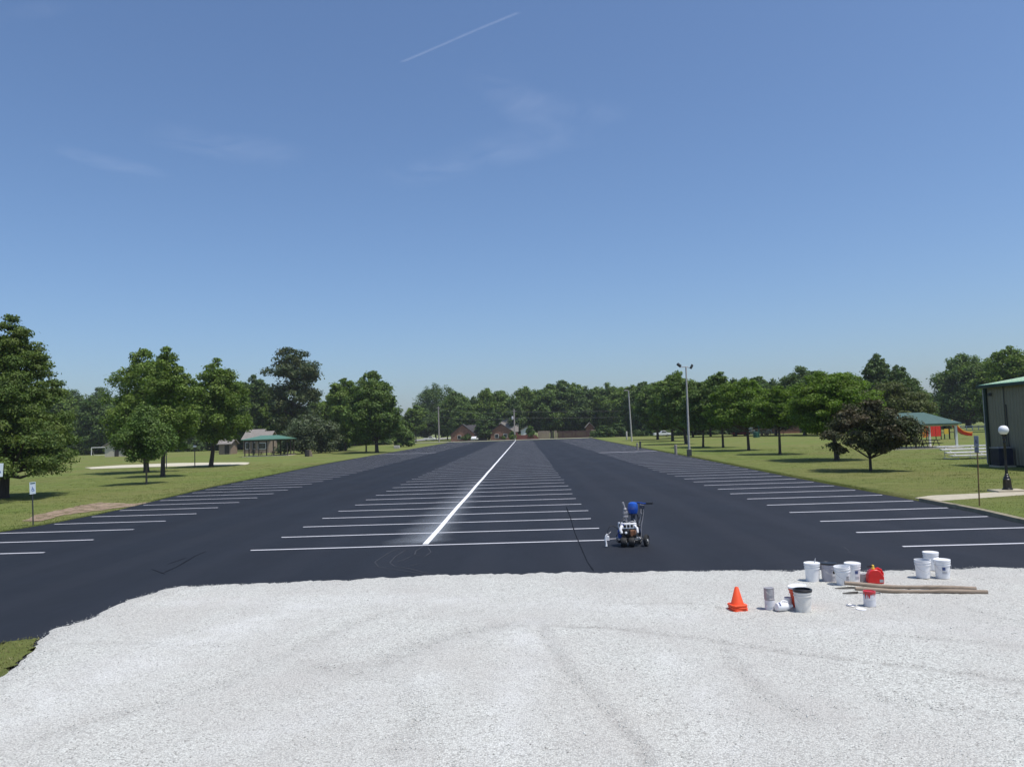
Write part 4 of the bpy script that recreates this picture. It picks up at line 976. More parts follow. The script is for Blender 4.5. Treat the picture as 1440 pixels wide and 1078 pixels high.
# ------------------------------------------------------------------ signs and lamps by the lot
def access_symbol(parent, w, z, mat, y=-.012):
    mb = MB(); k = w / 2
    def disc(cx, cz, r, n=14): mb.prism([(cx + r * math.cos(2 * PI * i / n), cz + r * math.sin(2 * PI * i / n)) for i in range(n)], 'y', y - .002, y)
    disc(-.12 * k, z + .72 * k, .13 * k)
    def bar(a, b, r): mb.tube([(a[0] * k, y, z + a[1] * k), (b[0] * k, y, z + b[1] * k)], r * k, 6)
    bar((-.1, .52), (-.05, -.02), .08); bar((-.05, .0), (.35, .0), .08); bar((.35, 0), (.5, -.5), .08); bar((-.08, .3), (.28, .3), .06); bar((.5, -.5), (.66, -.44), .06)
    pts = [(( -.02 + .42 * math.cos(a)) * k, y, z + (-.22 + .42 * math.sin(a)) * k) for a in np.linspace(R(115), R(360), 14)]
    mb.tube(pts, .065 * k, 6)
    mb.build('symbol', mat, parent)
p = at(47, 738, LAWN_L)
t = thing('accessible_sign', 'small pale accessible parking sign with a blue symbol on a thin dark post', 'sign', p, R(76)); t.rotation_euler.y = R(-2.2)
MB().box((0, .012, .68), (.05, .03, 1.76)).build('post', 'dark_post', t, bevel=.004)
pl = MB().box((0, -.008, 1.55), (.30, .006, .5)).build('sign_plate', 'sign_white', t, bevel=.002)
access_symbol(pl, .26, 1.5, 'sign_blue', -.012)
MB().box((0, -.0125, 1.75), (.24, .002, .05)).build('header', 'post_green', pl)
p = at(-6, 730, LAWN_L)
t = thing('accessible_sign', 'pale leaning sign cut off by the left picture edge', 'sign', p, R(60)); t.rotation_euler.y = R(3)
MB().box((0, .012, 1.1), (.05, .03, 2.5)).build('post', 'dark_post', t, bevel=.004)
pl = MB().box((0, -.008, 2.25), (.34, .006, .62)).build('sign_plate', 'sign_white', t, bevel=.002)
access_symbol(pl, .28, 2.2, 'sign_blue', -.012)
p = at(1377, 712, LAWN_R)
t = thing('accessible_sign', 'grey weathered sign with two plates on a rusty post at the right lot edge', 'sign', p, R(-90)); t.rotation_euler.x = R(-1.5)
MB().box((0, .012, 1.2), (.05, .03, 2.5)).build('post', 'rust', t, bevel=.004)
pl = MB().box((0, -.008, 2.33), (.29, .006, .38)).build('sign_plate', 'sign_grey', t, bevel=.002); access_symbol(pl, .22, 2.32, 'navy_metal', -.013)
pl = MB().box((0, -.008, 2.02), (.27, .006, .21)).build('lower_plate', 'sign_grey', t, bevel=.002)
mb = MB()
for q in range(4): mb.box((0, -.013, 1.94 + q * .05), (.17 - .03 * (q % 2), .002, .018))
mb.build('print', 'navy_metal', pl)

p = at(1417, 688.5, LAWN_R + .08)
pad = MB().box((0, 0, -.04), (1.25, .8, .1)).build('lamp_pad', 'concrete', None, p, bevel=.01); tag(pad, 'small concrete pad under the globe lamp', 'concrete pad')
t = thing('lamp_post', 'black iron lamp post with a white globe in front of the metal building', 'lamp post', p + Vector((0, 0, .006)))
MB().lathe([(.2, 0), (.2, .05), (.17, .07), (.15, .42), (.16, .44), (.13, .47), (.115, .55), (.1, .56), (.075, .62), (.085, .64), (.06, .67)], 12).build('base', 'black_iron', t)
MB().lathe([(.058, .66), (.05, 1.2), (.045, 1.95), (.06, 1.97), (.06, 2.0), (.045, 2.03), (.05, 2.13), (.075, 2.16), (.075, 2.2), (.06, 2.22), (.1, 2.3), (.1, 2.33), (0, 2.33)], 16).build('shaft', 'black_iron', t)
MB().lathe([(.09, 2.325), (.13, 2.35), (.182, 2.42), (.2, 2.5), (.19, 2.57), (.155, 2.64), (.1, 2.685), (.045, 2.7), (0, 2.702)], 28).build('globe', 'globe', t)

def hgt(u, v, vt, z): p = at(u, v, z); return (v - vt) * p.y / F_PX
p = at(969.5, 641, LAWN_R); H = 9.3
t = thing('floodlight_pole', 'tall concrete pole with twin floodlights on the right lawn', 'light pole', p); t.rotation_euler.y = R(.3)
MB().lathe([(.135, -.1), (.13, .4), (.075, H)], 12).build('pole', 'pole_concrete', t)
MB().box((0, 0, .35), (.46, .3, .7)).build('base_box', 'dark_post', t, bevel=.02)
MB().tube([(-.66, 0, H - .02), (0, 0, H + .02), (.5, 0, H - .12)], .04, 8).build('crossarm', 'tin', t)
for sx_, tilt_, zz_ in ((-.72, R(40), H + .22), (.56, R(-62), H + .02)):
    mb = MB(); mb.box((0, 0, 0), (.48, .32, .18)); mb.box((0, 0, -.1), (.4, .27, .06)); o = mb.build('floodlight', 'dark_post', t, (sx_, -.05, zz_), bevel=.03); o.rotation_euler = (R(-20), tilt_, 0)
p = at(888.5, 620.5, LAWN_R); H = 11.2
t = thing('light_pole', 'slim grey street light with a short arm at the right lot edge', 'light pole', p); t.rotation_euler.y = R(-1.5)
MB().lathe([(.2, -.1), (.18, .3), (.13, H)], 10).build('pole', 'pole_concrete', t)
MB().tube([(0, 0, H - .1), (-.1, 0, H + .05), (-.5, 0, H + .1)], .06, 8).build('arm', 'pole_concrete', t)
mb = MB(); mb.box((-.7, 0, H + .1), (.55, .3, .16)); mb.build('lamp_head', 'tin', t, bevel=.05)
def stake(label, u, v, h, w, mat, lean=0):
    p = at(u, v, LAWN_R); o = MB().lathe([(w, -.1), (w, h * .97), (w * .8, h), (0, h)], 8).build('wooden_post', mat, None, p); o.rotation_euler.y = lean; tag(o, label, 'post', 'short posts along the right lot edge')
stake('short weathered post at the lot edge left of the floodlight pole', 950.5, 638.5, 1.05, .16, 'utility_wood')
stake('short grey post at the right lot edge, pale one of the close pair', 896.5, 632, .95, .13, 'utility_wood')
stake('short dark post at the right lot edge beside the pale one', 900.5, 629.5, 1.0, .14, 'dark_post')
stake('pale marker post standing left of the slim street light', 881.5, 618, 2.1, .2, 'pole_concrete')

# utility poles and wires
def upole(label, u, Y, vt, trans):
    p = at_y(u, Y, LAWN_L if u < 700 else .05); d = p.dot(_fwd); vb = horizon(u) + CAM_H * F_PX / d; H = (vb - vt) * d / F_PX
    t = thing('utility_pole', label, 'utility pole', p, 0, 'utility poles')
    MB().lathe([(.3, -.2), (.28, 1), (.19, H)], 10).build('pole', 'utility_wood', t)
    if trans:
        MB().lathe([(.3, 0), (.36, .05), (.36, 1.0), (.3, 1.1), (0, 1.12)], 16, c=(-.6, 0, H * .66)).build('transformer', 'hose', t)
        MB().box((-.3, 0, H * .72), (.5, .12, .12)).build('bracket', 'dark_post', t)
        MB().box((0, -.1, H * .93), (1.6, .14, .16)).build('crossarm', 'utility_wood', t)
    else: MB().box((0, -.1, H * .95), (1.3, .14, .16)).build('crossarm', 'utility_wood', t)
    return p, H
pa, ha = upole('pale utility pole left of the brick gabled house', 618, 270, 571, False)
pb, hb = upole('utility pole with a transformer at the end of the center line', 724.5, 266, 575, True)
MT['wire'] = M('grey_wire', (.2, .2, .2), .5, .1)
for z_, lbl in ((.92, 'higher thin power line sagging across the far treeline'), (.72, 'lower thin power line sagging across the far treeline')):
    mb = MB(); pc = Vector((95, 262, 0))
    for a, b, za, zb in ((pa, pb, ha * z_, hb * z_), (pb, pc, hb * z_, 10.5 * z_)):
        pts = []
        for k in range(17):
            q = k / 16; pp = a.lerp(b, q); pts.append((pp.x, pp.y - .1, za + (zb - za) * q - 1.0 * 4 * q * (1 - q)))
        mb.tube(pts, .016, 4)
    tag(mb.build('power_line', 'wire'), lbl, 'power line', 'power lines')

# ------------------------------------------------------------------ metal building
cx, cyy = 30.5, 51.1
t = thing('metal_building', 'grey metal building with green trim and a pale green roof at the right edge', 'building', (cx, cyy, LAWN_R))
L = 30; W = 16; E = 5.15
mb = MB(); pts = []
k = 0; y = 0.0
while y < L - .01:                    # ribbed sheet: profile in plan
    pts += [(0, -y), (0, -(y + .18)), (-.03, -(y + .2)), (-.03, -(y + .27)), (0, -(y + .29))]; y += .305
pts = pts + [(0, -L), (W, -L), (W, 0)]
mb.prism(pts, 'z', 0, E); mb.build('wall', 'metal_wall', t, smooth=False)
mb = MB(); gx = W / 2; rz_ = E + W / 2 * .16
mb.add([(-.32, .3, E + .1), (gx, .3, rz_ + .15), (W + .32, .3, E + .1), (-.32, -L - .3, E + .1), (gx, -L - .3, rz_ + .15), (W + .32, -L - .3, E + .1),
        (-.32, .3, E + .02), (gx, .3, rz_ + .07), (W + .32, .3, E + .02), (-.32, -L - .3, E + .02), (gx, -L - .3, rz_ + .07), (W + .32, -L - .3, E + .02)],
       [(0, 1, 4, 3), (1, 2, 5, 4), (6, 9, 10, 7), (7, 10, 11, 8), (0, 6, 7, 1), (1, 7, 8, 2), (3, 4, 10, 9), (4, 5, 11, 10), (0, 3, 9, 6), (2, 8, 11, 5)])
rf = mb.build('roof', 'pale_green_roof', t, smooth=False)
mb = MB()
for q in range(50): y = -.3 - q * .6; mb.tube([(-.32, y, E + .115), (gx, y, rz_ + .165)], .016, 4)
mb.build('standing_seam', 'pale_green_roof', rf)
for yy_ in (-4.1, -14): MB().lathe([(.12, 0), (.12, .22), (.2, .23), (.2, .3), (0, .36)], 12, c=(gx * .3, yy_, E + .5)).build('roof_vent', 'pale_green_roof', rf)
MB().add([(0, .02, E - .05), (gx, .02, rz_), (W, .02, E - .05), (0, -.06, E - .05), (gx, -.06, rz_), (W, -.06, E - .05)], [(0, 2, 1), (3, 4, 5), (0, 1, 4, 3), (1, 2, 5, 4), (0, 3, 5, 2)]).build('gable_wall', 'metal_wall', t, smooth=False)
MB().box((-.40, -L / 2, E - .02), (.16, L + .7, .2)).build('gutter', 'green_trim', t, bevel=.02)
MB().box((-.075, .02, E / 2 - .06), (.13, .2, E - .12)).build('corner_trim', 'green_trim', t, bevel=.01)
MB().tube([(-.14, .16, .1), (-.14, .16, E - .1)], .03, 8).build('downspout', 'hose', t)
o = MB().box((-.13, -.55, E - .55), (.2, .18, .2)).build('wall_light', 'dark_post', t, bevel=.03)
MB().tube([(-.06, -2.3, .2), (-.1, -2.25, .7), (-.06, -2.1, 1.4), (-.06, -2.05, 3.9)], .03, 6).build('cable', 'black_plastic', t)
MB().box((-.045, -1.85, E / 2), (.02, .05, E - .2)).build('wall_seam', 'dark_post', t)
MB().box((-.05, -L / 2, .06), (.06, L, .12)).build('base_trim', 'green_trim', t)
t = thing('air_conditioner', 'dark navy air conditioner unit against the wall of the metal building', 'air conditioner', (cx - .62, cyy - 2.2, LAWN_R))
MB().box((0, 0, .05), (1.05, 1.05, .1)).build('base_slab', 'concrete', t)
MB().box((0, 0, .64), (.88, .88, 1.06)).build('cabinet', 'navy_metal', t, bevel=.04)
mb = MB()
for q in range(13):
    for s_ in (-1,): mb.box((-.42 + q * .07, s_ * .445, .62), (.025, .012, .9)); mb.box((s_ * .445, -.42 + q * .07, .62), (.012, .025, .9))
mb.build('louvres', 'navy_metal', t)
MB().box((0, 0, 1.2), (.94, .94, .06)).build('top_panel', 'tin', t, bevel=.015)

# bleachers
p = at(1346, 646, LAWN_R)
t = thing('bleachers', 'low aluminium bleachers of four rows beside the metal building', 'bleachers', p + Vector((-.4, 0, 0)))
for q in range(4):
    zz_, yy_ = .28 + .22 * q, .62 * q; MB().box((2.6 - .06 * q, yy_, zz_), (5.2, .3, .1)).build('seat_plank', 'aluminium', t, bevel=.006)
    if q: MB().box((2.6, yy_ - .3, zz_ - .2), (5.2, .24, .06)).build('foot_plank', 'aluminium', t, bevel=.005)
for q in range(3):
    x = .5 + q * 2.0; mb = MB(); mb.tube([(x, -.1, .02), (x, 2.1, .02)], .03, 6); mb.tube([(x, 0, .02), (x, 0, .25)], .025, 6); mb.tube([(x, 1.86, .02), (x, 1.86, .9)], .025, 6); mb.tube([(x, 0, .24), (x, 1.86, .88)], .025, 6)
    mb.build('support_frame', 'aluminium', t)

# ------------------------------------------------------------------ shelters, tables, playground
def hip(mb, hx, hy, ze, zr, rl, th=.12):
    mb.add([(-hx, -hy, ze), (hx, -hy, ze), (hx, hy, ze), (-hx, hy, ze), (-rl, 0, zr), (rl, 0, zr), (-hx, -hy, ze - th), (hx, -hy, ze - th), (hx, hy, ze - th), (-hx, hy, ze - th)],
           [(0, 1, 5, 4), (1, 2, 5), (2, 3, 4, 5), (3, 0, 4), (0, 6, 7, 1), (1, 7, 8, 2), (2, 8, 9, 3), (3, 9, 6, 0), (6, 9, 8, 7)])
def picnic_table(label, p, rz, mat, group):
    t = thing('picnic_table', label, 'picnic table', p, rz, group)
    MB().box((0, 0, .74), (1.8, .75, .05)).build('table_top', mat, t)
    for s_ in (-1, 1):
        MB().box((0, s_ * .72, .44), (1.8, .26, .045)).build('bench', mat, t)
        mb = MB()
        for q in (-1, 1): mb.tube([(s_ * .65, q * .62, 0), (s_ * .65, q * .22, .72)], .04, 6)
        mb.tube([(s_ * .65, -.75, .4), (s_ * .65, .75, .4)], .035, 6); mb.build('leg_frame', mat, t)
p = at(372, 641.5, LAWN_L)
t = thing('picnic_shelter', 'picnic shelter with a low green hip roof and dark posts on the left lawn', 'picnic shelter', p + Vector((0, 3, 0)), R(6))
mb = MB(); hip(mb, 4.3, 3.6, 3.15, 3.85, 1.6); mb.build('roof', 'green_roof', t, smooth=False)
MB().box((0, 0, 2.9), (7.8, 6.4, .2)).build('beam_frame', 'dark_wood', t)
MB().box((0, 0, .02), (8.4, 7, .1)).build('floor_slab', 'concrete', t)
for x in (-3.8, -1.3, 1.3, 3.8):
    for y in (-3.1, 3.1): MB().box((x, y, 1.45), (.17, .17, 2.9)).build('post', 'dark_wood', t)
for x in (-3.8, 3.8): MB().box((x, 0, 1.45), (.17, .17, 2.9)).build('post', 'dark_wood', t)
for i, (dx, dy) in enumerate(((-1.6, 1.0), (1.9, 1.6), (.6, 4.6))): picnic_table(('dark picnic table under the left end of the green shelter', 'dark picnic table under the right end of the green shelter', 'dark picnic table at the back of the green shelter')[i], p + Vector((dx, dy, .07)), R(6), 'dark_wood', 'picnic tables')
p = at(1312, 631, LAWN_R)
t = thing('picnic_shelter', 'open shelter with a teal hip roof and white posts in front of the playground', 'picnic shelter', p + Vector((-.6, 3, 0)), R(-2))
mb = MB(); hip(mb, 3.6, 3.3, 2.6, 3.8, 1.4); mb.build('roof', 'teal_roof', t, smooth=False)
MB().box((0, 0, 2.4), (6.8, 6, .14)).build('fascia_frame', 'cream', t)
MB().box((0, 0, .03), (7.4, 6.6, .12)).build('floor_slab', 'concrete', t)
for x in (-3.2, -.9, 3.2):
    for y in (-2.8, 2.8): MB().box((x, y, 1.2), (.2 if x != -.9 else .14, .2 if x != -.9 else .14, 2.4)).build('post', 'white_paint' if x != -.9 else 'dark_wood', t)
for i, (dx, dy) in enumerate(((-.6, 1.2), (1.5, 2.2), (-3.1, 2.6))): picnic_table(('dark picnic table in the middle of the teal shelter', 'dark picnic table toward the slide side of the teal shelter', 'dark picnic table under the plum tree side of the teal shelter')[i], p + Vector((dx - .6, dy, .1)), R(-2 + 8 * i), 'dark_wood', 'picnic tables')
# playground
p = at(1325, 617.5, LAWN_R)
k = p.y / F_PX
t = thing('play_structure', 'red and yellow playground tower with a curved slide behind the teal shelter', 'playground', p)
for x in (-2.6, -.5, .75, 1.45):
    for y in (-.7, .7): MB().tube([(x, y, 0), (x, y, 3.0)], .07, 8).build('post', 'dark_wood', t)
for x in (-1.55, 1.1): MB().box((x, 0, 1.0), (2.0 if x < 0 else .7, 1.4, .1)).build('deck', 'dark_post', t)
MB().box((0.2, 0, 1.0), (.55, 1.2, .08)).build('bridge', 'dark_post', t)
mb = MB()
for q in range(5): mb.box((-2.35 + q * .4, -.78, 1.4), (.36, .07 + .03 * (q % 2), 1.85))
mb.build('panel', 'slide_red', t, bevel=.02); MB().box((-2.95, -.75, 1.3), (.5, .06, 1.9)).build('side_panel', 'slide_orange', t)
MB().box((.25, -.75, 1.15), (.62, .06, .75)).build('yellow_panel', 'slide_yellow', t); MB().box((.25, .75, 2.1), (.7, .06, .4)).build('climber', 'slide_yellow', t)
mb = MB(); path = [(1.25, -.1, 2.2), (1.55, -.25, 1.95), (2.05, -.35, 1.25), (2.7, -.4, .66), (3.5, -.4, .42), (3.95, -.4, .4)]
vs = []
for q in path: vs += [(q[0], q[1] - .42, q[2] + .42), (q[0], q[1] - .36, q[2]), (q[0], q[1] + .36, q[2]), (q[0], q[1] + .42, q[2] + .42)]
mb.add(vs, [(4 * i + j, 4 * i + j + 1, 4 * i + j + 5, 4 * i + j + 4) for i in range(5) for j in range(3)]); sl_ = mb.build('slide', 'slide_red', t)
mb = MB(); mb.tube([(q[0], q[1] - .44, q[2] + .45) for q in path], .09, 6); mb.tube([(q[0], q[1] + .44, q[2] + .45) for q in path], .09, 6); mb.build('slide_rail', 'slide_orange', sl_)
MB().box((1.1, 0, 2.6), (.8, 1.3, .4)).build('tower_roof', 'slide_yellow', t, bevel=.05)
# white rail fence behind the playground
def rail_fence(name, label, a, b, n, h, mat, rails):
    t = thing(name, label, 'fence', a); d = (b - a); d.z = 0; L_ = d.length; t.rotation_euler.z = math.atan2(d.y, d.x)
    for k in range(n + 1): MB().box((L_ * k / n, 0, h / 2), (.14, .14, h)).build('post', mat, t)
    for z in rails: MB().box((L_ / 2, 0, z), (L_, .06, .16)).build('rail', mat, t)
rail_fence('rail_fence', 'long white rail fence behind the playground slide', at_y(1352, 185, LAWN_R), at_y(1420, 178, LAWN_R), 8, 1.1, 'white_paint', (.55, .95))
sheet('park_drive', [tuple(at(u, v, LAWN_R))[:2] for u, v in [(940, 610.2), (1060, 606.5), (1170, 603), (1290, 599.6), (1290, 598.3), (1170, 601.6), (1060, 604.6), (940, 608.2)]], LAWN_R + .02, 'far_road', 'pale drive crossing the far right lawn')

# soccer goals, volleyball posts, shed, drums
def goal(label, u, v, wpx, hpx, rz):
    p = at(u, v, LAWN_L); k = p.y / F_PX; w, h = wpx * k, hpx * k
    t = thing('soccer_goal', label, 'goal', p, rz)
    MB().tube([(-w / 2, 0, -.05), (-w / 2, 0, h), (w / 2, 0, h), (w / 2, 0, -.05)], .11, 8).build('goal_frame', 'white_paint', t)
    MB().tube([(-w / 2, 0, h), (-w / 2, 1.8, 0), (w / 2, 1.8, 0), (w / 2, 0, h)], .05, 6).build('back_stay', 'white_paint', t)
goal('white soccer goal frame far off on the left lawn', 138.5, 640, 19, 11, R(8))
for lbl, u, v in (('left post of the volleyball court', 234, 659), ('right post of the volleyball court, with a white cap', 274, 657.5)):
    p = at(u, v, LAWN_L); t = thing('volleyball_post', lbl, 'post', p, 0, 'volleyball posts'); MB().tube([(0, 0, -.1), (0, 0, 2.5)], .06, 8).build('pole', 'dark_post', t)
    if 'white' in lbl: MB().lathe([(.1, 0), (.22, .06), (.2, .24), (0, .3)], 12, c=(0, 0, 2.45)).build('cap', 'white_plastic', t)
def gable_house(name, label, cat, u, Y, w, d, he, hr, wall, roof, z=LAWN_L, rz=0, axis='x', windows=(), door=None, chimney=False, dark=False):
    p = at_y(u, Y, z); t = thing(name, label, cat, p, rz)
    hw, hd = w / 2, d / 2
    if axis == 'x':     # ridge along x: long roof face seen
        MB().prism([(-hd, 0), (hd, 0), (hd, he), (0, hr - .12), (-hd, he)], 'x', -hw, hw).build('wall', wall, t, smooth=False)
        o = .4; s = (hr - he) / hd
        mb = MB().prism([(-hd - o, he - o * s + .05), (0, hr + .05), (hd + o, he - o * s + .05), (hd + o, he - o * s + .22), (0, hr + .25), (-hd - o, he - o * s + .22)], 'x', -hw - o, hw + o)
    else:
        MB().prism([(-hw, 0), (hw, 0), (hw, he), (0, hr - .12), (-hw, he)], 'y', -hd, hd).build('wall', wall, t, smooth=False)
        o = .45; s = (hr - he) / hw
        mb = MB().prism([(-hw - o, he - o * s + .05), (0, hr + .05), (hw + o, he - o * s + .05), (hw + o, he - o * s + .25), (0, hr + .28), (-hw - o, he - o * s + .25)], 'y', -hd - o, hd + o)
    r_ = mb.build('roof', roof, t, smooth=False)
    if chimney: MB().box((hw * .3, .3, hr + .3), (.8, .8, 1.6)).build('chimney', wall, r_)
    for x, zc, ww, hh in windows:
        f = MB().box((x, -hd - .03, zc), (ww + .2, .08, hh + .2)).build('window', 'white_paint', t); MB().box((x, -hd - .075, zc), (ww, .02, hh)).build('pane', 'glass', f)
    if door: MB().box((door, -hd - .03, 1.05), (1, .08, 2.1)).build('door', 'dark_wood', t)
    return t
gable_house('park_house', 'low house with a grey stepped roof behind the green picnic shelter', 'house', 361, 178, 3.6, 7, 3.2, 5.2, 'wood', 'shingle', windows=((-.8, 1.7, .8, 1.4), (.8, 1.7, .8, 1.4)))
gable_house('park_annex', 'smaller annex with a grey roof at the right side of the stepped roof house', 'annex', 375, 176, 3.0, 6, 3.0, 4.7, 'wood', 'shingle', windows=((0, 1.6, 1.6, 1.2),))
gable_house('garden_shed', 'small brown shed glimpsed under the rounded maple on the left lawn', 'shed', 321, 172, 2.6, 4, 2.3, 3.2, 'wood', 'shingle', door=.5)
gable_house('garden_shed', 'cream shed right of the soccer goal, under the small young tree', 'shed', 168, 186, 5, 4, 2.6, 3.9, 'cream', 'shingle', axis='y', door=.4)
p = at(434, 641.5, LAWN_L)
t = thing('trash_barrel', 'dark rusty trash barrel with a tan board beside it on the left lawn', 'trash barrel', p)
MB().lathe([(.42, 0), (.44, .02), (.44, .4), (.46, .42), (.44, .44), (.44, 1.1), (.4, 1.12), (.38, .2), (0, .2)], 20, c=(-.2, 0, 0)).build('barrel', 'barrel', t)
MB().prism([(0.2, 0), (.75, 0), (.5, .9), (.3, 1.15), (.2, 1.1)], 'y', -.2, -.1).build('board', 'fence_wood', t)
p = at(558, 630.5, LAWN_L); o = MB().box((0, 0, .35), (1.3, .9, .7)).build('utility_box', 'pole_concrete', None, p, bevel=.05); tag(o, 'low grey utility box on the grass right of the wide bushy maple', 'utility box')

# far end of the lot
gable_house('brick_house', 'brown brick gabled house at the far end, left of the dark garage', 'house', 652.5, 282, 8.4, 9, 2.6, 6.0, 'brick', 'shingle_dark', axis='y', windows=((-1.2, 1.5, 1.1, 1.2),))
gable_house('dark_garage', 'dark open garage between the two brick houses', 'garage', 672, 285, 7.0, 9, 3.4, 5.6, 'dark_wood', 'shingle_dark', axis='x', windows=((-1.8, 2.0, 1.2, .9),))
gable_house('brick_house', 'brown brick house with a tall grey roof beside the transformer pole', 'house', 706, 284, 7.6, 10, 3.2, 5.8, 'brick', 'shingle_dark', axis='y', windows=((-1.6, 1.5, 1.2, 1.3), (1.5, 1.5, 1.2, 1.3)))
gable_house('rear_wing', 'grey shingled rear wing rising behind the brown brick house', 'house', 716, 296, 7, 8, 3.2, 8.4, 'brick', 'shingle', axis='x')
gable_house('white_garage', 'small white garage behind the round pale bush', 'garage', 742, 292, 4.6, 5, 3.3, 4.6, 'white_paint', 'shingle', axis='y')
gable_house('brown_shed', 'small orange brown shed above the maroon fence at the far end', 'shed', 830, 285, 2.6, 3, 3.8, 5.2, 'brick', 'shingle', axis='y')
p = at_y(742, 268, .05); k = 268 / F_PX
o = MB().prism([(-15.5 * k, 0), (17 * k, 0), (13 * k, 1.2), (9 * k, 1.55), (-11 * k, 1.55), (-14.5 * k, 2.6), (-15.5 * k, 2.6)], 'y', 0, .5).build('brick_wall', 'brick_dark', None, p); tag(o, 'low maroon brick wall at the far end of the middle row', 'wall')
def board_fence(label, ua, ub, Y, h, mat, name='board_fence'):
    a, b = at_y(ua, Y, .05), at_y(ub, Y, .05); t = thing(name, label, 'fence', a); L_ = b.x - a.x
    mb = MB(); n = int(L_ / .35)
    for q in range(n): mb.box((L_ * (q + .5) / n, 0, h / 2 + .04 * math.sin(q * 2.3)), (L_ / n * .93, .05, h))
    mb.build('boards', mat, t, smooth=False)
    mb = MB()
    for z in (.5, h - .4): mb.box((L_ / 2, .06, z), (L_, .06, .12))
    mb.build('rail', mat, t)
board_fence('tan board fence right of the maroon brick wall', 757, 774, 272, 2.75, 'fence_wood')
board_fence('dark gap gate in the tan board fence', 774.6, 779.8, 272.4, 2.6, 'dark_wood', 'board_gate')
board_fence('narrow tan fence panel right of the dark gate', 780.4, 784, 272, 2.75, 'fence_wood')
board_fence('long dark maroon fence under the trees at the far end', 784.6, 832, 273, 2.5, 'fence_dark')
board_fence('short tan fence panel at the right end of the maroon fence', 832.6, 842, 271, 2.7, 'fence_wood')
def car(label, u, Y, mat, rz, pickup=False, z=LAWN_R):
    p = at_y(u, Y, z); t = thing('parked_car', label, 'car', p, rz, 'vehicles parked at the far end')
    side = [(-2.2, .35), (2.2, .35), (2.25, .8), (1.95, .95), (1.1, 1.02), (.55, 1.5), (-.9, 1.52), (-1.6, 1.05), (-2.2, .98)] if not pickup else [(-2.6, .45), (2.5, .45), (2.55, .95), (2.3, 1.1), (1.4, 1.15), (.85, 1.75), (-.35, 1.78), (-.5, 1.2), (-2.6, 1.15)]
    MB().prism(side, 'y', -.88, .88).build('body', mat, t, bevel=.06)
    gl = [(-1.35, 1.06), (.95, 1.06), (.5, 1.43), (-.85, 1.45)] if not pickup else [(-.3, 1.25), (1.2, 1.25), (.8, 1.68), (-.28, 1.7)]
    for s_ in (-1, 1): MB().prism(gl, 'y', s_ * .885, s_ * .9).build('side_window', 'glass', t)
    for x in (-1.4, 1.4):
        for s_ in (-1, 1):
            w = MB().lathe([(.2, -.1), (.33, -.11), (.35, 0), (.33, .11), (.2, .1)], 18, mt=Matrix.Rotation(R(90), 4, 'X')).build('wheel', 'rubber', t, (x, s_ * .8, .35)); MB().lathe([(0, -.115), (.2, -.11), (.2, .11), (0, .115)], 14, mt=Matrix.Rotation(R(90), 4, 'X')).build('rim', 'steel', w)
car('white car parked at the far right corner of the lot', 862, 262, 'car_white', R(10))
car('white pickup under the shaded trees between the light poles', 932, 232, 'car_white', R(4), True)
car('red car parked behind the locust on the dark straight trunk', 1042, 196, 'car_red', R(2))
car('white van like car parked behind the locusts, right of the red car', 1071, 200, 'car_white', R(2), True)
car('white car in the shade beside the brown brick gabled house', 668, 276, 'car_white', R(80), z=.05)
gable_house('pale_house', 'pale house far behind the locusts on the right lawn', 'house', 1072, 228, 8, 8, 2.2, 3.8, 'white_paint', 'brick_dark', z=LAWN_R, windows=((-2.4, 1.3, 1.2, 1.2), (2.2, 1.3, 1.2, 1.2)))
gable_house('brick_hut', 'low brick hut behind the second locust from the plum tree', 'hut', 1112, 222, 9, 7, 2.8, 4.4, 'brick', 'shingle_dark', z=LAWN_R, door=2)
rail_fence('rail_fence', 'dark rail fence by the red car at the back of the right lawn', at_y(1060, 185, LAWN_R), at_y(1102, 183, LAWN_R), 7, 1.9, 'rust', (1.7,))
p = at(1063, 615, LAWN_R); t = thing('trash_bin', 'green painted bin stand near the red car', 'bin', p); MB().lathe([(.5, 0), (.55, .05), (.6, 1.2), (.5, 1.25), (0, 1.3)], 14).build('bin', 'post_green', t); MB().tube([(.7, 0, 0), (.7, 0, 3.4)], .12, 8).build('post', 'post_green', t)
sheet('side_road', [tuple(at(u, v, .1))[:2] for u, v in [(575, 621), (640, 615.6), (640, 614.6), (575, 618.2)]], .1, 'far_road', 'pale road left of the brick gabled house')
car('white van parked left of the utility pole', 605, 300, 'car_white', R(5), True, z=.2)

# ------------------------------------------------------------------ high thin cloud and a contrail
def cloud_mat(name, dens, scale, stretch, rot, lo, hi):
    mt, n, l, p = newmat(name); n.remove(p)
    v = coords(n, l, 'Object', stretch, rot)
    f = ramp(n, l, noise(n, l, scale, 8, .62, v, 1.2), [(lo, .45 if 'trail' in name else 0.), (hi, 1.)])
    a = n.new('ShaderNodeAttribute'); a.attribute_name = 'edge'
    m1 = n.new('ShaderNodeMath'); m1.operation = 'MULTIPLY'; l.new(f, m1.inputs[0]); l.new(a.outputs['Fac'], m1.inputs[1])
    m2 = n.new('ShaderNodeMath'); m2.operation = 'MULTIPLY'; l.new(m1.outputs[0], m2.inputs[0]); m2.inputs[1].default_value = dens
    tl = n.new('ShaderNodeBsdfTranslucent'); tl.inputs[0].default_value = (.9, .9, .92, 1); tr = n.new('ShaderNodeBsdfTransparent'); ms = n.new('ShaderNodeMixShader')
    l.new(m2.outputs[0], ms.inputs[0]); l.new(tr.outputs[0], ms.inputs[1]); l.new(tl.outputs[0], ms.inputs[2]); l.new(ms.outputs[0], n['Material Output'].inputs['Surface'])
    return mt
CLOUD_Z = 8000
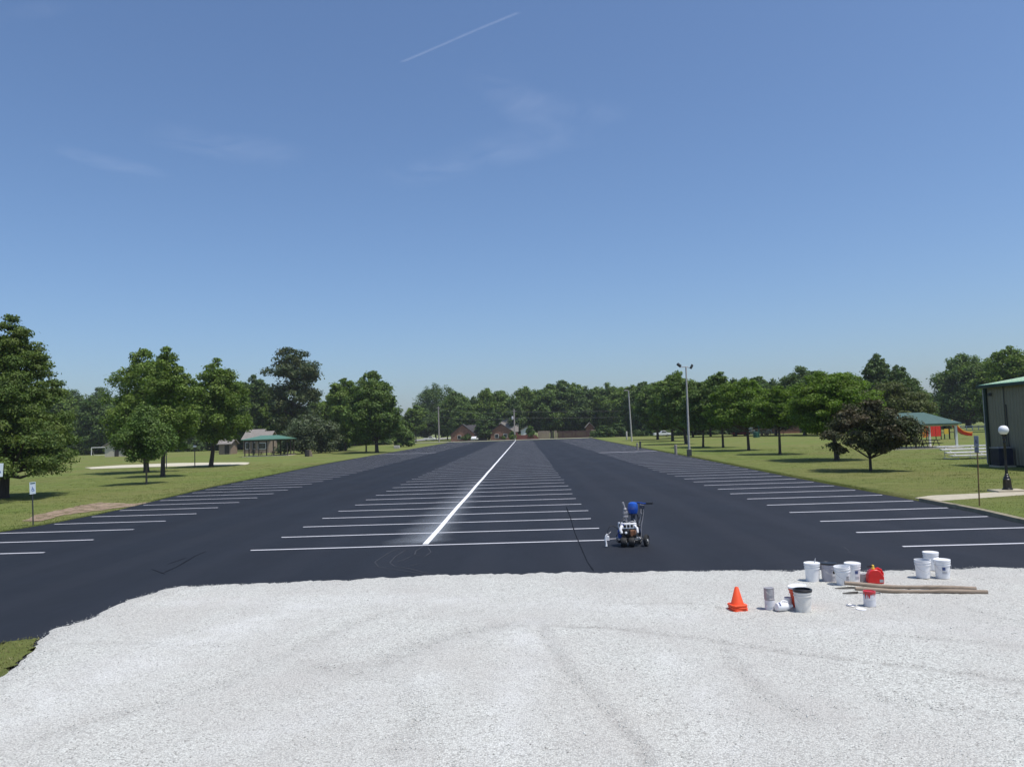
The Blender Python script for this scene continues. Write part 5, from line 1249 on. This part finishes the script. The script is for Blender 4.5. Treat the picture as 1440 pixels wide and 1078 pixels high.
def sky_pt(u, v):
    d = _fwd + CAMX * ((u - 720) / F_PX) - CAMY * ((v - 539) / F_PX); return d * ((CLOUD_Z - CAM_H) / d.z) + Vector((0, 0, CAM_H))
def wisp(name, label, cat, mat, a, b, w, kind='stuff', n=24, mrow=8):
    """a long soft sheet of ice cloud between two points of the sky, thinning to nothing at its rim"""
    A_, B_ = sky_pt(*a), sky_pt(*b); d = B_ - A_; s = Vector((-d.y, d.x, 0)).normalized()
    V = []; D = []; Fq = []; rr = random.Random(name + label)
    for i in range(n + 1):
        q = i / n; c = A_.lerp(B_, q) + s * w * .12 * math.sin(q * 5 + 1)
        for j in range(mrow + 1):
            h = j / mrow * 2 - 1; V.append(tuple(c + s * h * w / 2 + Vector((0, 0, (0 if 'trail' in name else 60) * math.sin(q * 7) * h)))); D.append(max(0, 1 - h * h) ** 1.3 * min(1, (26 if 'trail' in name else 4) * q * (1 - q)))
    for i in range(n):
        for j in range(mrow): k = i * (mrow + 1) + j; Fq.append((k, k + 1, k + mrow + 2, k + mrow + 1))
    o = np_mesh(name, np.array(V), np.array(Fq), mat); e = o.data.attributes.new('edge', 'FLOAT', 'POINT'); e.data.foreach_set('value', np.array(D, dtype=np.float32))
    o.data.shade_smooth(); tag(o, label, cat, None, kind); return o
MT['cirrus'] = cloud_mat('thin_cirrus', .05, .0005, (1, 1, 1), (0, 0, .5), .34, .75)
MT['trail'] = cloud_mat('ice_trail', .055, .0016, (1, 1, 1), (0, 0, .4), .3, .5)
wisp('contrail', 'thin white contrail high in the middle of the sky', 'contrail', 'trail', (562, 88), (732, 17), 110, None, 30, 6)
for i, (a, b, w) in enumerate((((60, 196), (230, 258), 1500), ((210, 175), (420, 235), 2600), ((690, 85), (760, 190), 1700), ((520, 255), (860, 185), 2600), ((-40, 30), (110, 8), 500), ((760, 130), (870, 175), 1500))):
    wisp('cirrus_cloud', 'faint wisp of high thin cloud', None, 'cirrus', a, b, w)

# the warm summer air over the park
hz = MB().box((0, 1500, 34), (12800, 9400, 70.6)).build('haze', 'white_paint', None, smooth=False); hz.data.materials.clear()
mt = bpy.data.materials.new('haze_air'); mt.use_nodes = True; n = mt.node_tree.nodes; l = mt.node_tree.links; n.remove(n['Principled BSDF'])
pv = n.new('ShaderNodeVolumePrincipled'); pv.inputs['Color'].default_value = (.86, .92, 1, 1); pv.inputs['Density'].default_value = .00014
l.new(pv.outputs[0], n['Material Output'].inputs['Volume']); hz.data.materials.append(mt); tag(hz, 'thin summer haze over the park', kind='stuff')
